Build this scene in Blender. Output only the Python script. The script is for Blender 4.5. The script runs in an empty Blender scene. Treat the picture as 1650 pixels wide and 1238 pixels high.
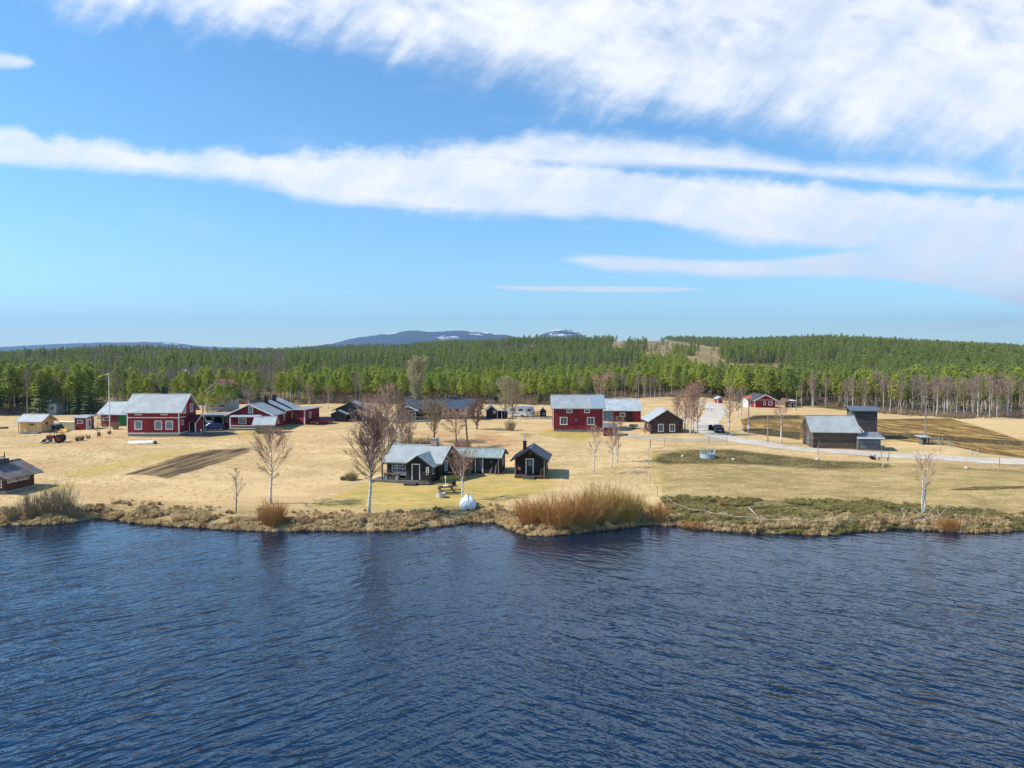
import bpy, bmesh, math, random
import numpy as np
from mathutils import Vector, Matrix
random.seed(7); rng = np.random.default_rng(7)
R = math.radians
scene = bpy.context.scene
COL = scene.collection

# ------------------------------------------------------------------ camera
F, CX, CY, CAMZ = 1157.0, 825.0, 619.0, 16.5
PITCH = -R(2.03)
cam_d = bpy.data.cameras.new('camera'); cam_d.sensor_width = 36; cam_d.lens = 36*F/1650
cam_d.clip_end = 60000; cam_d.clip_start = 0.5
cam = bpy.data.objects.new('camera', cam_d); COL.objects.link(cam)
cam.location = (0, 0, CAMZ); cam.rotation_euler = (math.pi/2+PITCH, 0, 0)
scene.camera = cam
CP, SP = math.cos(PITCH), math.sin(PITCH)

# ------------------------------------------------------------------ light and exposure
SUN_EL, SUN_AZ = R(42), R(-97)      # azimuth of the sun measured from +Y towards +X
EXPOSURE = 0.66
scene.view_settings.view_transform = 'Standard'; scene.view_settings.look = 'None'
scene.view_settings.gamma = 1; scene.view_settings.exposure = EXPOSURE
sd = Vector((math.sin(SUN_AZ)*math.cos(SUN_EL), math.cos(SUN_AZ)*math.cos(SUN_EL), math.sin(SUN_EL)))
sun_d = bpy.data.lights.new('sun', 'SUN'); sun_d.energy = 4.3; sun_d.angle = R(0.53); sun_d.color = (1, .94, .84)
sun = bpy.data.objects.new('sun', sun_d); COL.objects.link(sun)
sun.rotation_euler = sd.to_track_quat('Z', 'Y').to_euler()
sun.location = (-60, 0, 80)
SKY_STRENGTH = 0.13

def nn(t, kind, **kw):
    n = t.nodes.new(kind)
    for k, v in kw.items(): setattr(n, k, v)
    return n
def lk(t, a, b): t.links.new(a, b)
def mth(t, op, a, b=None, c=None, clamp=False):
    n = nn(t, 'ShaderNodeMath', operation=op, use_clamp=clamp)
    for i, v in enumerate((a, b, c)):
        if v is None: continue
        if isinstance(v, (int, float)): n.inputs[i].default_value = v
        else: lk(t, v, n.inputs[i])
    return n.outputs[0]
def sstep(t, x, a, b):
    n = nn(t, 'ShaderNodeMapRange', interpolation_type='SMOOTHSTEP')
    lk(t, x, n.inputs[0]); n.inputs[1].default_value = a; n.inputs[2].default_value = b
    return n.outputs[0]
def mixc(t, f, a, b, blend='MIX'):
    n = nn(t, 'ShaderNodeMix', data_type='RGBA', blend_type=blend)
    for i, v in ((0, f), (6, a), (7, b)):
        if isinstance(v, (int, float)): n.inputs[i].default_value = v
        elif isinstance(v, tuple): n.inputs[i].default_value = (*v, 1)
        else: lk(t, v, n.inputs[i])
    return n.outputs[2]
def noise(t, vec, scale, detail=3, rough=.55, out=0, dist=0):
    n = nn(t, 'ShaderNodeTexNoise'); n.inputs['Scale'].default_value = scale
    n.inputs['Detail'].default_value = detail; n.inputs['Roughness'].default_value = rough
    n.inputs['Distortion'].default_value = dist
    if vec is not None: lk(t, vec, n.inputs['Vector'])
    return n.outputs[out]
def mapping(t, vec, scale=(1, 1, 1), rot=(0, 0, 0), loc=(0, 0, 0)):
    if any(rot):      # turn first, then stretch along the turned axes
        n0 = nn(t, 'ShaderNodeMapping'); lk(t, vec, n0.inputs[0]); n0.inputs['Rotation'].default_value = rot; vec = n0.outputs[0]
    n = nn(t, 'ShaderNodeMapping'); lk(t, vec, n.inputs[0])
    n.inputs['Scale'].default_value = scale; n.inputs['Location'].default_value = loc
    return n.outputs[0]

def ray(px, py):
    a, b = (px-CX)/F, (CY-py)/F
    return np.array([a, CP-b*SP, SP+b*CP])

# ------------------------------------------------------------------ sky: Nishita plus cirrus bands, all by direction
world = bpy.data.worlds.new('World'); scene.world = world; world.use_nodes = True
def build_sky():
    t = world.node_tree; t.nodes.clear()
    out = nn(t, 'ShaderNodeOutputWorld'); bg = nn(t, 'ShaderNodeBackground'); bg.inputs[1].default_value = SKY_STRENGTH
    lk(t, bg.outputs[0], out.inputs[0])
    sky = nn(t, 'ShaderNodeTexSky', sky_type='NISHITA'); sky.sun_disc = False
    sky.sun_elevation = SUN_EL; sky.sun_rotation = SUN_AZ
    sky.air_density = 1.0; sky.dust_density = 0.25; sky.ozone_density = 2.2; sky.altitude = 300
    hs = nn(t, 'ShaderNodeHueSaturation'); hs.inputs['Saturation'].default_value = 1.08; hs.inputs['Value'].default_value = 1.0
    lk(t, sky.outputs[0], hs.inputs['Color'])
    tc = nn(t, 'ShaderNodeTexCoord')
    sep = nn(t, 'ShaderNodeSeparateXYZ'); lk(t, tc.outputs['Generated'], sep.inputs[0])
    y = mth(t, 'MAXIMUM', sep.outputs[1], .02)
    U = mth(t, 'DIVIDE', sep.outputs[0], y); V = mth(t, 'DIVIDE', sep.outputs[2], y)
    front = sstep(t, sep.outputs[1], .15, .4)
    cmb = nn(t, 'ShaderNodeCombineXYZ'); lk(t, U, cmb.inputs[0]); lk(t, V, cmb.inputs[1])
    P = cmb.outputs[0]
    U01 = mth(t, 'MULTIPLY_ADD', U, 1/1.9, .5, True)
    VM = .9
    def curve(pts):
        n = nn(t, 'ShaderNodeFloatCurve'); lk(t, U01, n.inputs[1])
        c = n.mapping.curves[0]; q = []
        for px, py in pts:
            d = ray(px, py); q.append(((d[0]/d[1])/1.9+.5, max(0, min(1, d[2]/d[1]/VM))))
        while len(c.points) < len(q): c.points.new(.5, .5)
        for i, (a, b) in enumerate(q): c.points[i].location = (max(0, min(1, a)), b); c.points[i].handle_type = 'AUTO_CLAMPED'
        n.mapping.update()
        return mth(t, 'MULTIPLY', n.outputs[0], VM)
    # noises: stretched along the band, and feathery streaks leaning across it
    nA = noise(t, mapping(t, P, (3, 9, 1), (0, 0, R(8))), 1.6, 8, .62)
    nB = noise(t, mapping(t, P, (2.2, 15, 1), (0, 0, R(5)), (3, 1, 0)), 2.2, 8, .66)
    feath = noise(t, mapping(t, P, (12, 4.2, 1), (0, 0, R(46))), 1.3, 8, .62)
    puff = noise(t, mapping(t, P, (9, 14, 1), (0, 0, R(8))), 2.0, 8, .62)
    comb = noise(t, mapping(t, P, (26, 5, 1), (0, 0, R(38))), 1.5, 7, .6)
    def band(top, bot, st, sb, parts_top, parts_bot, strength):
        vt = V; vb = V
        for n, a in parts_top: vt = mth(t, 'MULTIPLY_ADD', mth(t, 'SUBTRACT', n, .5), a, vt)
        for n, a in parts_bot: vb = mth(t, 'MULTIPLY_ADD', mth(t, 'SUBTRACT', n, .5), a, vb)
        d1 = sstep(t, mth(t, 'SUBTRACT', curve(top), vt), -st*.32, st*.7)
        d2 = sstep(t, mth(t, 'SUBTRACT', vb, curve(bot)), -sb*.32, sb*.7)
        return mth(t, 'MULTIPLY', mth(t, 'MULTIPLY', d1, d2), strength)
    T = -130
    A = band([(-300, T), (1900, T)],
             [(-300, -160), (0, -36), (110, 2), (240, 24), (380, 44), (560, 66), (700, 100), (830, 132), (930, 158), (1080, 178), (1200, 186), (1300, 210), (1420, 234), (1650, 262), (1900, 280)],
             .16, .085, [], [(feath, .12), (puff, .05), (nA, .05), (comb, .06)], 1.0)
    A2 = band([(-300, T), (1900, T)],                                   # thin veil fading below the upper deck
              [(-300, -420), (0, -100), (200, -30), (330, 30), (560, 70), (780, 130), (930, 165), (1080, 182), (1300, 235), (1420, 258), (1650, 285), (1900, 300)],
              .16, .10, [], [(nA, .09), (feath, .05)], .42)
    B = band([(-300, 180), (0, 196), (110, 222), (160, 222), (230, 240), (270, 243), (330, 234), (430, 248), (500, 240), (640, 243), (760, 247), (850, 255), (925, 262), (1100, 280), (1250, 290), (1400, 302), (1650, 318), (1900, 330)],
             [(-300, 262), (0, 268), (150, 276), (300, 287), (400, 299), (500, 325), (620, 336), (760, 350), (900, 352), (1020, 357), (1120, 376), (1200, 392), (1320, 402), (1650, 420), (1900, 430)],
             .022, .022, [(puff, .042), (nB, .02), (comb, .02)], [(nB, .022), (puff, .014), (comb, .012)], 1.0)
    B2 = band([(-300, 268), (560, 245), (680, 236), (800, 222), (880, 212), (1000, 218), (1150, 228), (1230, 245), (1300, 262), (1450, 267), (1650, 286), (1900, 296)],
              [(-300, 262), (560, 250), (800, 262), (925, 266), (1100, 272), (1200, 276), (1350, 288), (1450, 296), (1550, 302), (1650, 305), (1900, 312)],
              .03, .014, [(puff, .034), (nB, .02), (comb, .014)], [(nB, .016)], .95)
    C = band([(-300, 445), (850, 440), (905, 417), (960, 411), (1080, 416), (1200, 420), (1300, 412), (1420, 398), (1650, 360), (1900, 340)],
             [(-300, 405), (850, 408), (905, 420), (960, 432), (1080, 441), (1220, 449), (1380, 450), (1500, 458), (1600, 482), (1650, 495), (1900, 520)],
             .010, .012, [(nB, .014)], [(nB, .016)], .9)
    D = band([(-300, 480), (760, 474), (800, 461), (900, 461), (1050, 462), (1120, 464.5), (1180, 474), (1900, 480)],
             [(-300, 458), (760, 458), (800, 465), (900, 470.5), (1050, 471.5), (1120, 468), (1180, 460), (1900, 458)],
             .003, .003, [(nB, .003)], [(nB, .003)], .9)
    E = band([(-300, 50), (-100, 74), (0, 82), (40, 90), (60, 102), (95, 150), (1900, 160)],
             [(-300, 120), (0, 112), (40, 110), (60, 103), (95, 95), (1900, 95)], .012, .012, [(puff, .02)], [(puff, .02)], .8)
    G = band([(-300, 550), (1330, 545), (1400, 524), (1500, 518), (1600, 512), (1650, 512), (1900, 506)],
             [(-300, 515), (1330, 520), (1400, 531), (1500, 532), (1600, 528), (1650, 520), (1900, 512)], .01, .01, [(nB, .03)], [(nB, .03)], .4)
    veil = mth(t, 'MULTIPLY', sstep(t, nA, .5, .85), .16)
    allv = None
    for k in (A, A2, B, B2, C, D, E, G, veil):
        allv = k if allv is None else mth(t, 'SUBTRACT', 1.0, mth(t, 'MULTIPLY', mth(t, 'SUBTRACT', 1.0, allv), mth(t, 'SUBTRACT', 1.0, k)))
    holes = noise(t, mapping(t, P, (4.5, 8, 1), (0, 0, R(20)), (1.3, .4, 0)), 1.7, 5, .55)      # thinner places in the upper deck
    hi = mth(t, 'MULTIPLY', sstep(t, V, .36, .48), sstep(t, holes, .46, .70))
    dens = mth(t, 'MULTIPLY', mth(t, 'MULTIPLY', allv, front), mth(t, 'MULTIPLY_ADD', hi, -.55, 1))
    dens = mth(t, 'MULTIPLY', dens, .97)
    tex = mth(t, 'ADD', mth(t, 'MULTIPLY', feath, .5), mth(t, 'MULTIPLY', nA, .5))
    dens = mth(t, 'MULTIPLY', dens, mth(t, 'MULTIPLY_ADD', sstep(t, tex, .36, .6), .36, .64))
    shade = noise(t, mapping(t, P, (3, 8, 1), (0, 0, R(10)), (7, 2, 0)), 1.5, 4, .6)
    ccol = mixc(t, sstep(t, shade, .3, .7), (5.0, 5.2, 5.45), (5.6, 5.62, 5.65))
    low = sstep(t, V, -.05, .42)
    skyc = mixc(t, 1.0, hs.outputs[0], mixc(t, low, (.78, .97, .98), (.68, .94, 1.0)), 'MULTIPLY')
    lk(t, mixc(t, dens, skyc, ccol), bg.inputs[0])
build_sky()

# ------------------------------------------------------------------ terrain shape
def proj(X, Y, Z):
    dz = Z-CAMZ
    fy = Y*CP+dz*SP; up = -Y*SP+dz*CP
    fy = np.where(fy < .1, .1, fy) if isinstance(fy, np.ndarray) else max(fy, .1)
    return CX+F*X/fy, CY-F*up/fy
SHORE_PX = [(-900, 846), (-300, 846), (-50, 848), (0, 846), (90, 843), (140, 838), (165, 833), (200, 839), (260, 845), (330, 849), (440, 855), (520, 853), (600, 855), (660, 853),
            (720, 845), (760, 840), (800, 841), (825, 852), (850, 863), (900, 861), (950, 855), (1000, 849), (1050, 845), (1100, 847), (1160, 855), (1230, 859), (1300, 861),
            (1350, 861), (1400, 855), (1450, 852), (1520, 855), (1560, 857), (1650, 855), (1900, 857), (2600, 857)]
_s = []
for px, py in SHORE_PX:
    d = ray(px, py); k = -CAMZ/d[2]; _s.append((d[0]*k, d[1]*k))
_s = np.array(_s)
SKYL = [(-700, 575), (-400, 574), (0, 570), (100, 568), (160, 563), (230, 563), (330, 567), (400, 564), (470, 561), (560, 558), (640, 557), (720, 550), (800, 549), (850, 546), (900, 548), (985, 544),
        (1100, 543), (1200, 546), (1320, 543), (1450, 547), (1550, 552), (1650, 558), (2000, 572), (2400, 578)]
_ka = np.array([(p-CX)/F for p, _ in SKYL]); _kz = np.array([CAMZ+(578-(q+6))/F*1500 for _, q in SKYL])
def shore(X): return np.interp(X, _s[:, 0], _s[:, 1])
def ground(X, Y):
    X = np.asarray(X, float); Y = np.asarray(Y, float)
    d = Y-shore(X)
    z = np.interp(d, [-60, -30, -4, -.6, 0, .8, 2.5, 6, 20, 50, 70, 130, 300], [-4, -3, -.8, -.12, .0, .32, .55, .75, 1.3, 2.6, 3.0, 3.5, 4])
    far = np.clip((Y-300)/1200, 0, 1)
    a = X/np.maximum(Y, 1)
    zs = np.interp(a, _ka, _kz)
    und = (4.5*np.sin(X/95+Y/130)+3.5*np.sin(X/170-Y/75+1.3))*np.clip((Y-330)/300, 0, 1)*np.clip((1500-Y)/500, 0, 1)
    z = z+np.maximum(zs-z, -4)*far+und
    down = np.clip((Y-1500)/900, 0, 1)
    z = z*(1-down)+down*(-25)
    z = z+.10*np.sin(X/5.1+Y/9)*np.clip(d/15, 0, 1)+.07*np.sin(X/2.3-Y/4.1)*np.clip(d/15, 0, 1)
    return z
_tt = np.concatenate([np.arange(25, 400, .25), np.arange(400, 1500, 4)])
def P(px, py):
    d = ray(px, py); t = _tt/d[1]
    z = CAMZ+d[2]*t
    b = np.nonzero(z < ground(d[0]*t, _tt))[0]
    if len(b) == 0: i = len(_tt)-1
    else: i = b[0]
    lo, hi = t[max(i-1, 0)], t[i]
    for _ in range(25):
        m = (lo+hi)/2
        if CAMZ+d[2]*m < float(ground(d[0]*m, d[1]*m)): hi = m
        else: lo = m
    return Vector((d[0]*hi, d[1]*hi, float(ground(d[0]*hi, d[1]*hi))))
def G(x, y): return float(ground(x, y))

# ------------------------------------------------------------------ mesh builder and tags
class MB:
    def __init__(s): s.v = []; s.f = []; s.m = []
    def add(s, vs, fs, mi=0):
        b = len(s.v); s.v += [tuple(v) for v in vs]; s.f += [tuple(i+b for i in f) for f in fs]; s.m += [mi]*len(fs); return s
    def box(s, x0, x1, y0, y1, z0, z1, mi=0, M=None):
        vs = [(x, y, z) for z in (z0, z1) for y in (y0, y1) for x in (x0, x1)]
        if M is not None: vs = [M @ Vector(v) for v in vs]
        return s.add(vs, [(0, 2, 3, 1), (4, 5, 7, 6), (0, 1, 5, 4), (2, 6, 7, 3), (0, 4, 6, 2), (1, 3, 7, 5)], mi)
    def prism(s, poly, a0, a1, axis='x', mi=0, M=None):
        n = len(poly); mk = {'x': lambda a, p: (a, p[0], p[1]), 'y': lambda a, p: (p[0], a, p[1]), 'z': lambda a, p: (p[0], p[1], a)}[axis]
        vs = [mk(a0, p) for p in poly]+[mk(a1, p) for p in poly]
        if M is not None: vs = [M @ Vector(v) for v in vs]
        return s.add(vs, [tuple(range(n)), tuple(range(2*n-1, n-1, -1))]+[(i, i+n, (i+1) % n+n, (i+1) % n) for i in range(n)], mi)
    def tube(s, pts, rad, n=6, mi=0, cap=True):
        pts = [Vector(p) for p in pts]
        if not isinstance(rad, (list, tuple)): rad = [rad]*len(pts)
        vs = []; fs = []
        d = (pts[-1]-pts[0]); d = d.normalized() if d.length > 1e-9 else Vector((0, 0, 1))
        u = d.cross(Vector((0, 0, 1)) if abs(d.z) < .9 else Vector((1, 0, 0))).normalized(); w = d.cross(u)
        for p, r in zip(pts, rad):
            for k in range(n):
                a = 2*math.pi*k/n; vs.append(p+u*(r*math.cos(a))+w*(r*math.sin(a)))
        for i in range(len(pts)-1):
            for k in range(n):
                a, b = i*n+k, i*n+(k+1) % n; fs.append((a, b, b+n, a+n))
        if cap: fs.append(tuple(range(n-1, -1, -1))); fs.append(tuple(range(len(vs)-n, len(vs))))
        return s.add(vs, fs, mi)
    def loft(s, rings, mi=0, caps=True, closed=True):
        n = len(rings[0]); vs = [p for r in rings for p in r]; fs = []
        for i in range(len(rings)-1):
            for k in range(n if closed else n-1):
                a, b = i*n+k, i*n+(k+1) % n; fs.append((a, b, b+n, a+n))
        if caps: fs += [tuple(range(n-1, -1, -1)), tuple(range(len(vs)-n, len(vs)))]
        return s.add(vs, fs, mi)
    def mesh(s, name, mats, smooth=False, fix=True):
        me = bpy.data.meshes.new(name); me.from_pydata(s.v, [], s.f)
        for m in (mats if isinstance(mats, (list, tuple)) else [mats]): me.materials.append(m)
        if any(s.m): me.polygons.foreach_set('material_index', s.m)
        if fix:
            bm = bmesh.new(); bm.from_mesh(me); bmesh.ops.recalc_face_normals(bm, faces=bm.faces); bm.to_mesh(me); bm.free()
        if smooth: me.polygons.foreach_set('use_smooth', [True]*len(me.polygons))
        me.update(); return me
    def build(s, name, mats, parent=None, smooth=False, fix=True):
        return link(name, s.mesh(name, mats, smooth, fix), parent)
def link(name, me, parent=None):
    o = bpy.data.objects.new(name, me); COL.objects.link(o)
    if parent is not None: o.parent = parent
    return o
def tag(o, label=None, cat=None, group=None, kind=None):
    for k, v in (('label', label), ('category', cat), ('group', group), ('kind', kind)):
        if v: o[k] = v
    return o
def thing(name, label, cat, loc, rz=0, group=None):
    o = bpy.data.objects.new(name, None); COL.objects.link(o); o.empty_display_size = .3
    o.location = loc; o.rotation_euler = (0, 0, rz)
    return tag(o, label, cat, group)

# ------------------------------------------------------------------ materials
MATS = {}
def mat(name, c1, c2=None, rough=.7, metal=0, scale=3, boards=None, bdark=.55, bump=0, spec=.4, streak=None, det=4):
    """principled with noise between two colours; boards = (axis, width) draws joints in the house's own coordinates"""
    if name in MATS: return MATS[name]
    m = bpy.data.materials.new(name); m.use_nodes = True; t = m.node_tree
    b = t.nodes['Principled BSDF']; b.inputs['Roughness'].default_value = rough; b.inputs['Metallic'].default_value = metal
    b.inputs['Specular IOR Level'].default_value = spec
    tc = nn(t, 'ShaderNodeTexCoord'); vec = tc.outputs['Object']
    if streak: vec = mapping(t, vec, streak)
    col = mixc(t, sstep(t, noise(t, vec, scale, det), .35, .65), c1, c2 or tuple(x*.8 for x in c1))
    if boards:
        ax, w = boards
        sep = nn(t, 'ShaderNodeSeparateXYZ'); lk(t, tc.outputs['Object'], sep.inputs[0])
        q = sep.outputs[2] if ax == 'z' else mth(t, 'ADD', sep.outputs[0], sep.outputs[1])
        q = mth(t, 'DIVIDE', q, w)
        fr = mth(t, 'FRACT', q); cell = mth(t, 'FLOOR', q)
        wn = nn(t, 'ShaderNodeTexWhiteNoise', noise_dimensions='1D'); lk(t, cell, wn.inputs[1])
        col = mixc(t, 1.0, col, mixc(t, wn.outputs[0], (.72, .72, .72), (1.15, 1.15, 1.15)), 'MULTIPLY')
        line = mth(t, 'LESS_THAN', fr, .13)
        col = mixc(t, mth(t, 'MULTIPLY', line, bdark), col, tuple(x*.35 for x in c1))
        bp = nn(t, 'ShaderNodeBump'); bp.inputs['Strength'].default_value = .6; bp.inputs['Distance'].default_value = .02
        lk(t, mth(t, 'SUBTRACT', 1.0, line), bp.inputs['Height']); lk(t, bp.outputs[0], b.inputs['Normal'])
    elif bump:
        bp = nn(t, 'ShaderNodeBump'); bp.inputs['Strength'].default_value = bump; bp.inputs['Distance'].default_value = .03
        lk(t, noise(t, tc.outputs['Object'], scale*5, 4), bp.inputs['Height']); lk(t, bp.outputs[0], b.inputs['Normal'])
    lk(t, col, b.inputs['Base Color'])
    MATS[name] = m; return m
RED = mat('red_boards', (.32, .022, .028), (.24, .016, .02), .75, boards=('x', .22), scale=1.2)
REDDK = mat('dark_red_boards', (.20, .020, .022), (.14, .014, .016), .8, boards=('x', .22), scale=1.2)
WHITE = mat('white_paint', (.78, .77, .74), (.68, .67, .64), .5, scale=2)
TIN = mat('light_metal_roof', (.375, .40, .41), (.30, .325, .335), .55, .1, scale=.7)
TIN2 = mat('bright_metal_roof', (.43, .455, .465), (.35, .375, .385), .55, .1, scale=.8)
GREENTIN = mat('pale_green_metal_roof', (.34, .40, .375), (.25, .31, .29), .55, .1, scale=1.1, streak=(3, .5, 1))
GREYTIN = mat('pale_grey_metal_roof', (.37, .40, .39), (.30, .325, .315), .55, .1, scale=.6)
DARKROOF = mat('dark_slate_metal_roof', (.055, .075, .11), (.045, .06, .085), .4, .2, scale=1.5)
BLUEROOF = mat('blue_black_roof', (.075, .092, .12), (.055, .068, .09), .45, .1, scale=.9)
BLACKW = mat('black_tarred_boards', (.022, .019, .018), (.014, .012, .012), .75, boards=('z', .2), scale=1.5)
GREYW = mat('dark_grey_boards', (.055, .058, .055), (.035, .037, .037), .8, boards=('z', .22), scale=1.5)
LOG = mat('brown_logs', (.10, .055, .042), (.06, .034, .028), .85, boards=('z', .24), scale=1.5, streak=(.6, .6, 3))
OLDW = mat('weathered_log_wall', (.075, .064, .054), (.145, .098, .062), .85, boards=('z', .26), bdark=.8, scale=1.1, streak=(.35, .35, 2.4))
OLDW2 = mat('weathered_grey_boards', (.13, .125, .12), (.09, .085, .085), .85, boards=('x', .2), bdark=.6, scale=1.4)
TARW = mat('black_weathered_boards', (.045, .045, .05), (.075, .07, .066), .8, boards=('z', .21), bdark=.7, scale=1.2, streak=(.4, .4, 2))
BLUEGREY = mat('blue_grey_boards', (.13, .145, .165), (.10, .115, .135), .75, boards=('z', .2), scale=1.2)
BROWNW = mat('red_brown_boards', (.115, .036, .022), (.075, .026, .018), .75, boards=('x', .18), scale=1.2)
YELLOW = mat('ochre_boards', (.80, .50, .23), (.70, .43, .20), .75, boards=('x', .2), bdark=.3, scale=1.2)
CONC = mat('grey_concrete', (.32, .31, .29), (.22, .21, .2), .9, scale=3, bump=.4)
BRICK = mat('pink_brick', (.42, .26, .22), (.34, .2, .17), .9, scale=4, bump=.4)
GLASS = mat('window_glass', (.03, .04, .05), (.05, .065, .08), .08, 0, scale=1, spec=.9)
SKYGLASS = mat('sky_reflection_glass', (.14, .20, .27), (.10, .15, .2), .08, 0, scale=1, spec=.9)  # sky reflection put into the pane colour
DECK = mat('grey_deck_planks', (.17, .155, .14), (.12, .11, .1), .85, boards=('x', .14), scale=2)
WOOD = mat('brown_wood', (.15, .085, .055), (.10, .06, .04), .8, scale=4)
DARKWOOD = mat('dark_stained_wood', (.035, .026, .022), (.025, .02, .018), .8, scale=4)
GREYPOLE = mat('grey_pole_wood', (.25, .235, .215), (.17, .16, .15), .85, scale=3, streak=(1, 1, .2))
GREENP = mat('green_door_paint', (.02, .16, .045), (.016, .13, .036), .6, scale=2)
BLACKM = mat('black_metal', (.012, .012, .014), (.02, .02, .022), .45, .3, scale=4)
STEEL = mat('galvanised_steel', (.42, .45, .47), (.32, .35, .37), .4, .6, scale=4)
ORANGER = mat('orange_tile_roof', (.55, .11, .05), (.45, .09, .04), .75, scale=3)
RUBBER = mat('tyre_rubber', (.015, .015, .016), (.022, .021, .02), .85, scale=8)
RUST = mat('rusted_roof', (.23, .225, .215), (.19, .115, .095), .7, .1, scale=1.3, streak=(2.4, .5, 1), det=6)
# ------------------------------------------------------------------ ground sheet with its zones
def poly_mask(px, py, poly, soft=3.0, ky=3.0):
    """1 inside a region of the land (given by its outline), fading over its edge; ky weighs the foreshortened depth"""
    q = np.array(poly, float)*[1, ky]; y = py*ky
    inside = np.zeros(px.shape, bool); dmin = np.full(px.shape, 1e9)
    for i in range(len(q)):
        x1, y1 = q[i]; x2, y2 = q[(i+1) % len(q)]
        c = ((y1 > y) != (y2 > y)) & (px < (x2-x1)*(y-y1)/((y2-y1) if y2 != y1 else 1e-9)+x1); inside ^= c
        dx, dy = x2-x1, y2-y1; l2 = dx*dx+dy*dy+1e-9
        tt = np.clip(((px-x1)*dx+(y-y1)*dy)/l2, 0, 1)
        dmin = np.minimum(dmin, np.hypot(px-x1-tt*dx, y-y1-tt*dy))
    sd_ = np.where(inside, dmin, -dmin)
    return np.clip(.5+sd_/(2*soft), 0, 1)
ZSOIL = [([(195, 766), (230, 755), (290, 735), (335, 725), (380, 723), (408, 722), (395, 731), (330, 754), (268, 771), (235, 765)], 12, 1.0)]
ZGREEN = [([(95, 766), (150, 751), (250, 729), (330, 718), (350, 721), (200, 757), (120, 770)], 8, .75),
          ([(485, 817), (520, 804), (570, 785), (600, 772), (760, 764), (890, 764), (905, 785), (820, 810), (770, 826), (640, 822), (560, 821)], 8, .85),
          ([(488, 815), (520, 805), (560, 808), (575, 815), (540, 820)], 6, .5), ([(780, 812), (790, 802), (820, 806), (815, 815)], 6, .5),
          ([(860, 700), (885, 688), (975, 700), (940, 712), (890, 706)], 8, .9), ([(200, 704), (205, 698), (330, 700), (370, 697), (380, 705), (300, 708)], 6, .8),
          ([(1045, 732), (1060, 728), (1065, 745), (1050, 752)], 6, .9), ([(1490, 806), (1500, 796), (1540, 800), (1560, 815), (1500, 816)], 10, .55),
          ([(420, 706), (480, 696), (520, 690), (530, 694), (470, 712)], 8, .5), ([(370, 702), (400, 696), (440, 700), (420, 708)], 5, .8),
          ([(1320, 745), (1500, 748), (1650, 765), (1650, 775), (1500, 790), (1400, 780)], 14, .45), ([(50, 790), (110, 775), (130, 780), (90, 800)], 8, .7),
          ([(1050, 790), (1050, 740), (1075, 745), (1075, 800)], 8, .6)]
ZPAST = [([(1052, 728), (1120, 720), (1250, 735), (1400, 745), (1900, 752), (1900, 845), (1480, 822), (1250, 806), (1070, 800)], 6, 1.0)]
ZDARK = [([(1050, 742), (1065, 731), (1120, 724), (1180, 724), (1250, 732), (1330, 742), (1430, 747), (1440, 754), (1330, 757), (1240, 751), (1160, 748), (1070, 749)], 13, .95),
         ([(1430, 746), (1540, 753), (1650, 758), (1900, 760), (1900, 765), (1640, 763), (1540, 757)], 4, .5),
         ([(1518, 790), (1570, 784), (1650, 783), (1900, 783), (1900, 790), (1640, 788), (1560, 791)], 5, .9),
         ([(820, 741), (870, 735), (955, 738), (955, 742), (880, 742)], 5, .35), ([(830, 700), (850, 697), (870, 701), (850, 705)], 4, .5)]
ZROUGH = [([(1060, 800), (1150, 803), (1300, 808), (1400, 807), (1500, 818), (1650, 828), (1900, 830), (1900, 870), (1400, 870), (1120, 860), (1090, 830)], 8, 1.0)]
ZMARSH = [([(1193, 676), (1230, 669), (1300, 669), (1420, 676), (1530, 674), (1585, 690), (1650, 711), (1900, 755), (1900, 760), (1650, 739), (1580, 730), (1530, 718), (1400, 708), (1280, 709), (1235, 700), (1200, 696)], 5, 1.0)]
ZBLACK = [([(1193, 690), (1230, 691), (1290, 697), (1290, 708), (1240, 703), (1200, 697)], 4, .85), ([(1410, 696.5), (1480, 699), (1560, 706), (1650, 711), (1650, 719), (1560, 713), (1480, 706.5), (1410, 704.5)], 3, 1.0),
          ([(1193, 678), (1215, 669), (1290, 669), (1290, 676), (1230, 676)], 4, .7), ([(1410, 675), (1500, 673), (1530, 677), (1480, 679), (1410, 678)], 3, .5)]
ZRED = [([(755, 722), (770, 702), (800, 698), (840, 712), (830, 726)], 9, .9), ([(640, 722), (650, 700), (730, 695), (760, 722)], 9, .6), ([(520, 728), (560, 722), (590, 735), (545, 742)], 10, .35), ([(1050, 728), (1060, 720), (1090, 715), (1120, 722), (1070, 729)], 6, .6)]
ZPALE = [([(1530, 674), (1640, 676), (1900, 676), (1900, 735), (1650, 708), (1590, 690)], 5, .9), ([(150, 800), (300, 775), (420, 770), (560, 760), (560, 780), (480, 800), (300, 812)], 16, .6), ([(860, 795), (950, 770), (1040, 770), (1050, 800), (960, 800)], 14, .5),
         ([(1000, 722), (1045, 722), (1045, 790), (1000, 790)], 10, .5)]
ZYARD_SHADE = [([(296, 705), (300, 690), (360, 686), (385, 690), (378, 700), (330, 706)], 6, .8), ([(1280, 668), (1200, 662), (1200, 655), (1360, 668)], 5, .2)]  # gravel yard, its dark tone mostly the house shadow painted in
ZCLEAR = [([(985, 556), (1000, 546), (1060, 548), (1100, 553), (1150, 560), (1190, 565), (1230, 578), (1240, 600), (1180, 600), (1140, 598), (1090, 578), (1030, 575), (990, 566)], 8, 1.0),
          ([(1100, 572), (1160, 570), (1200, 576), (1260, 590), (1260, 606), (1180, 606), (1140, 600)], 6, 1.0)]
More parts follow.
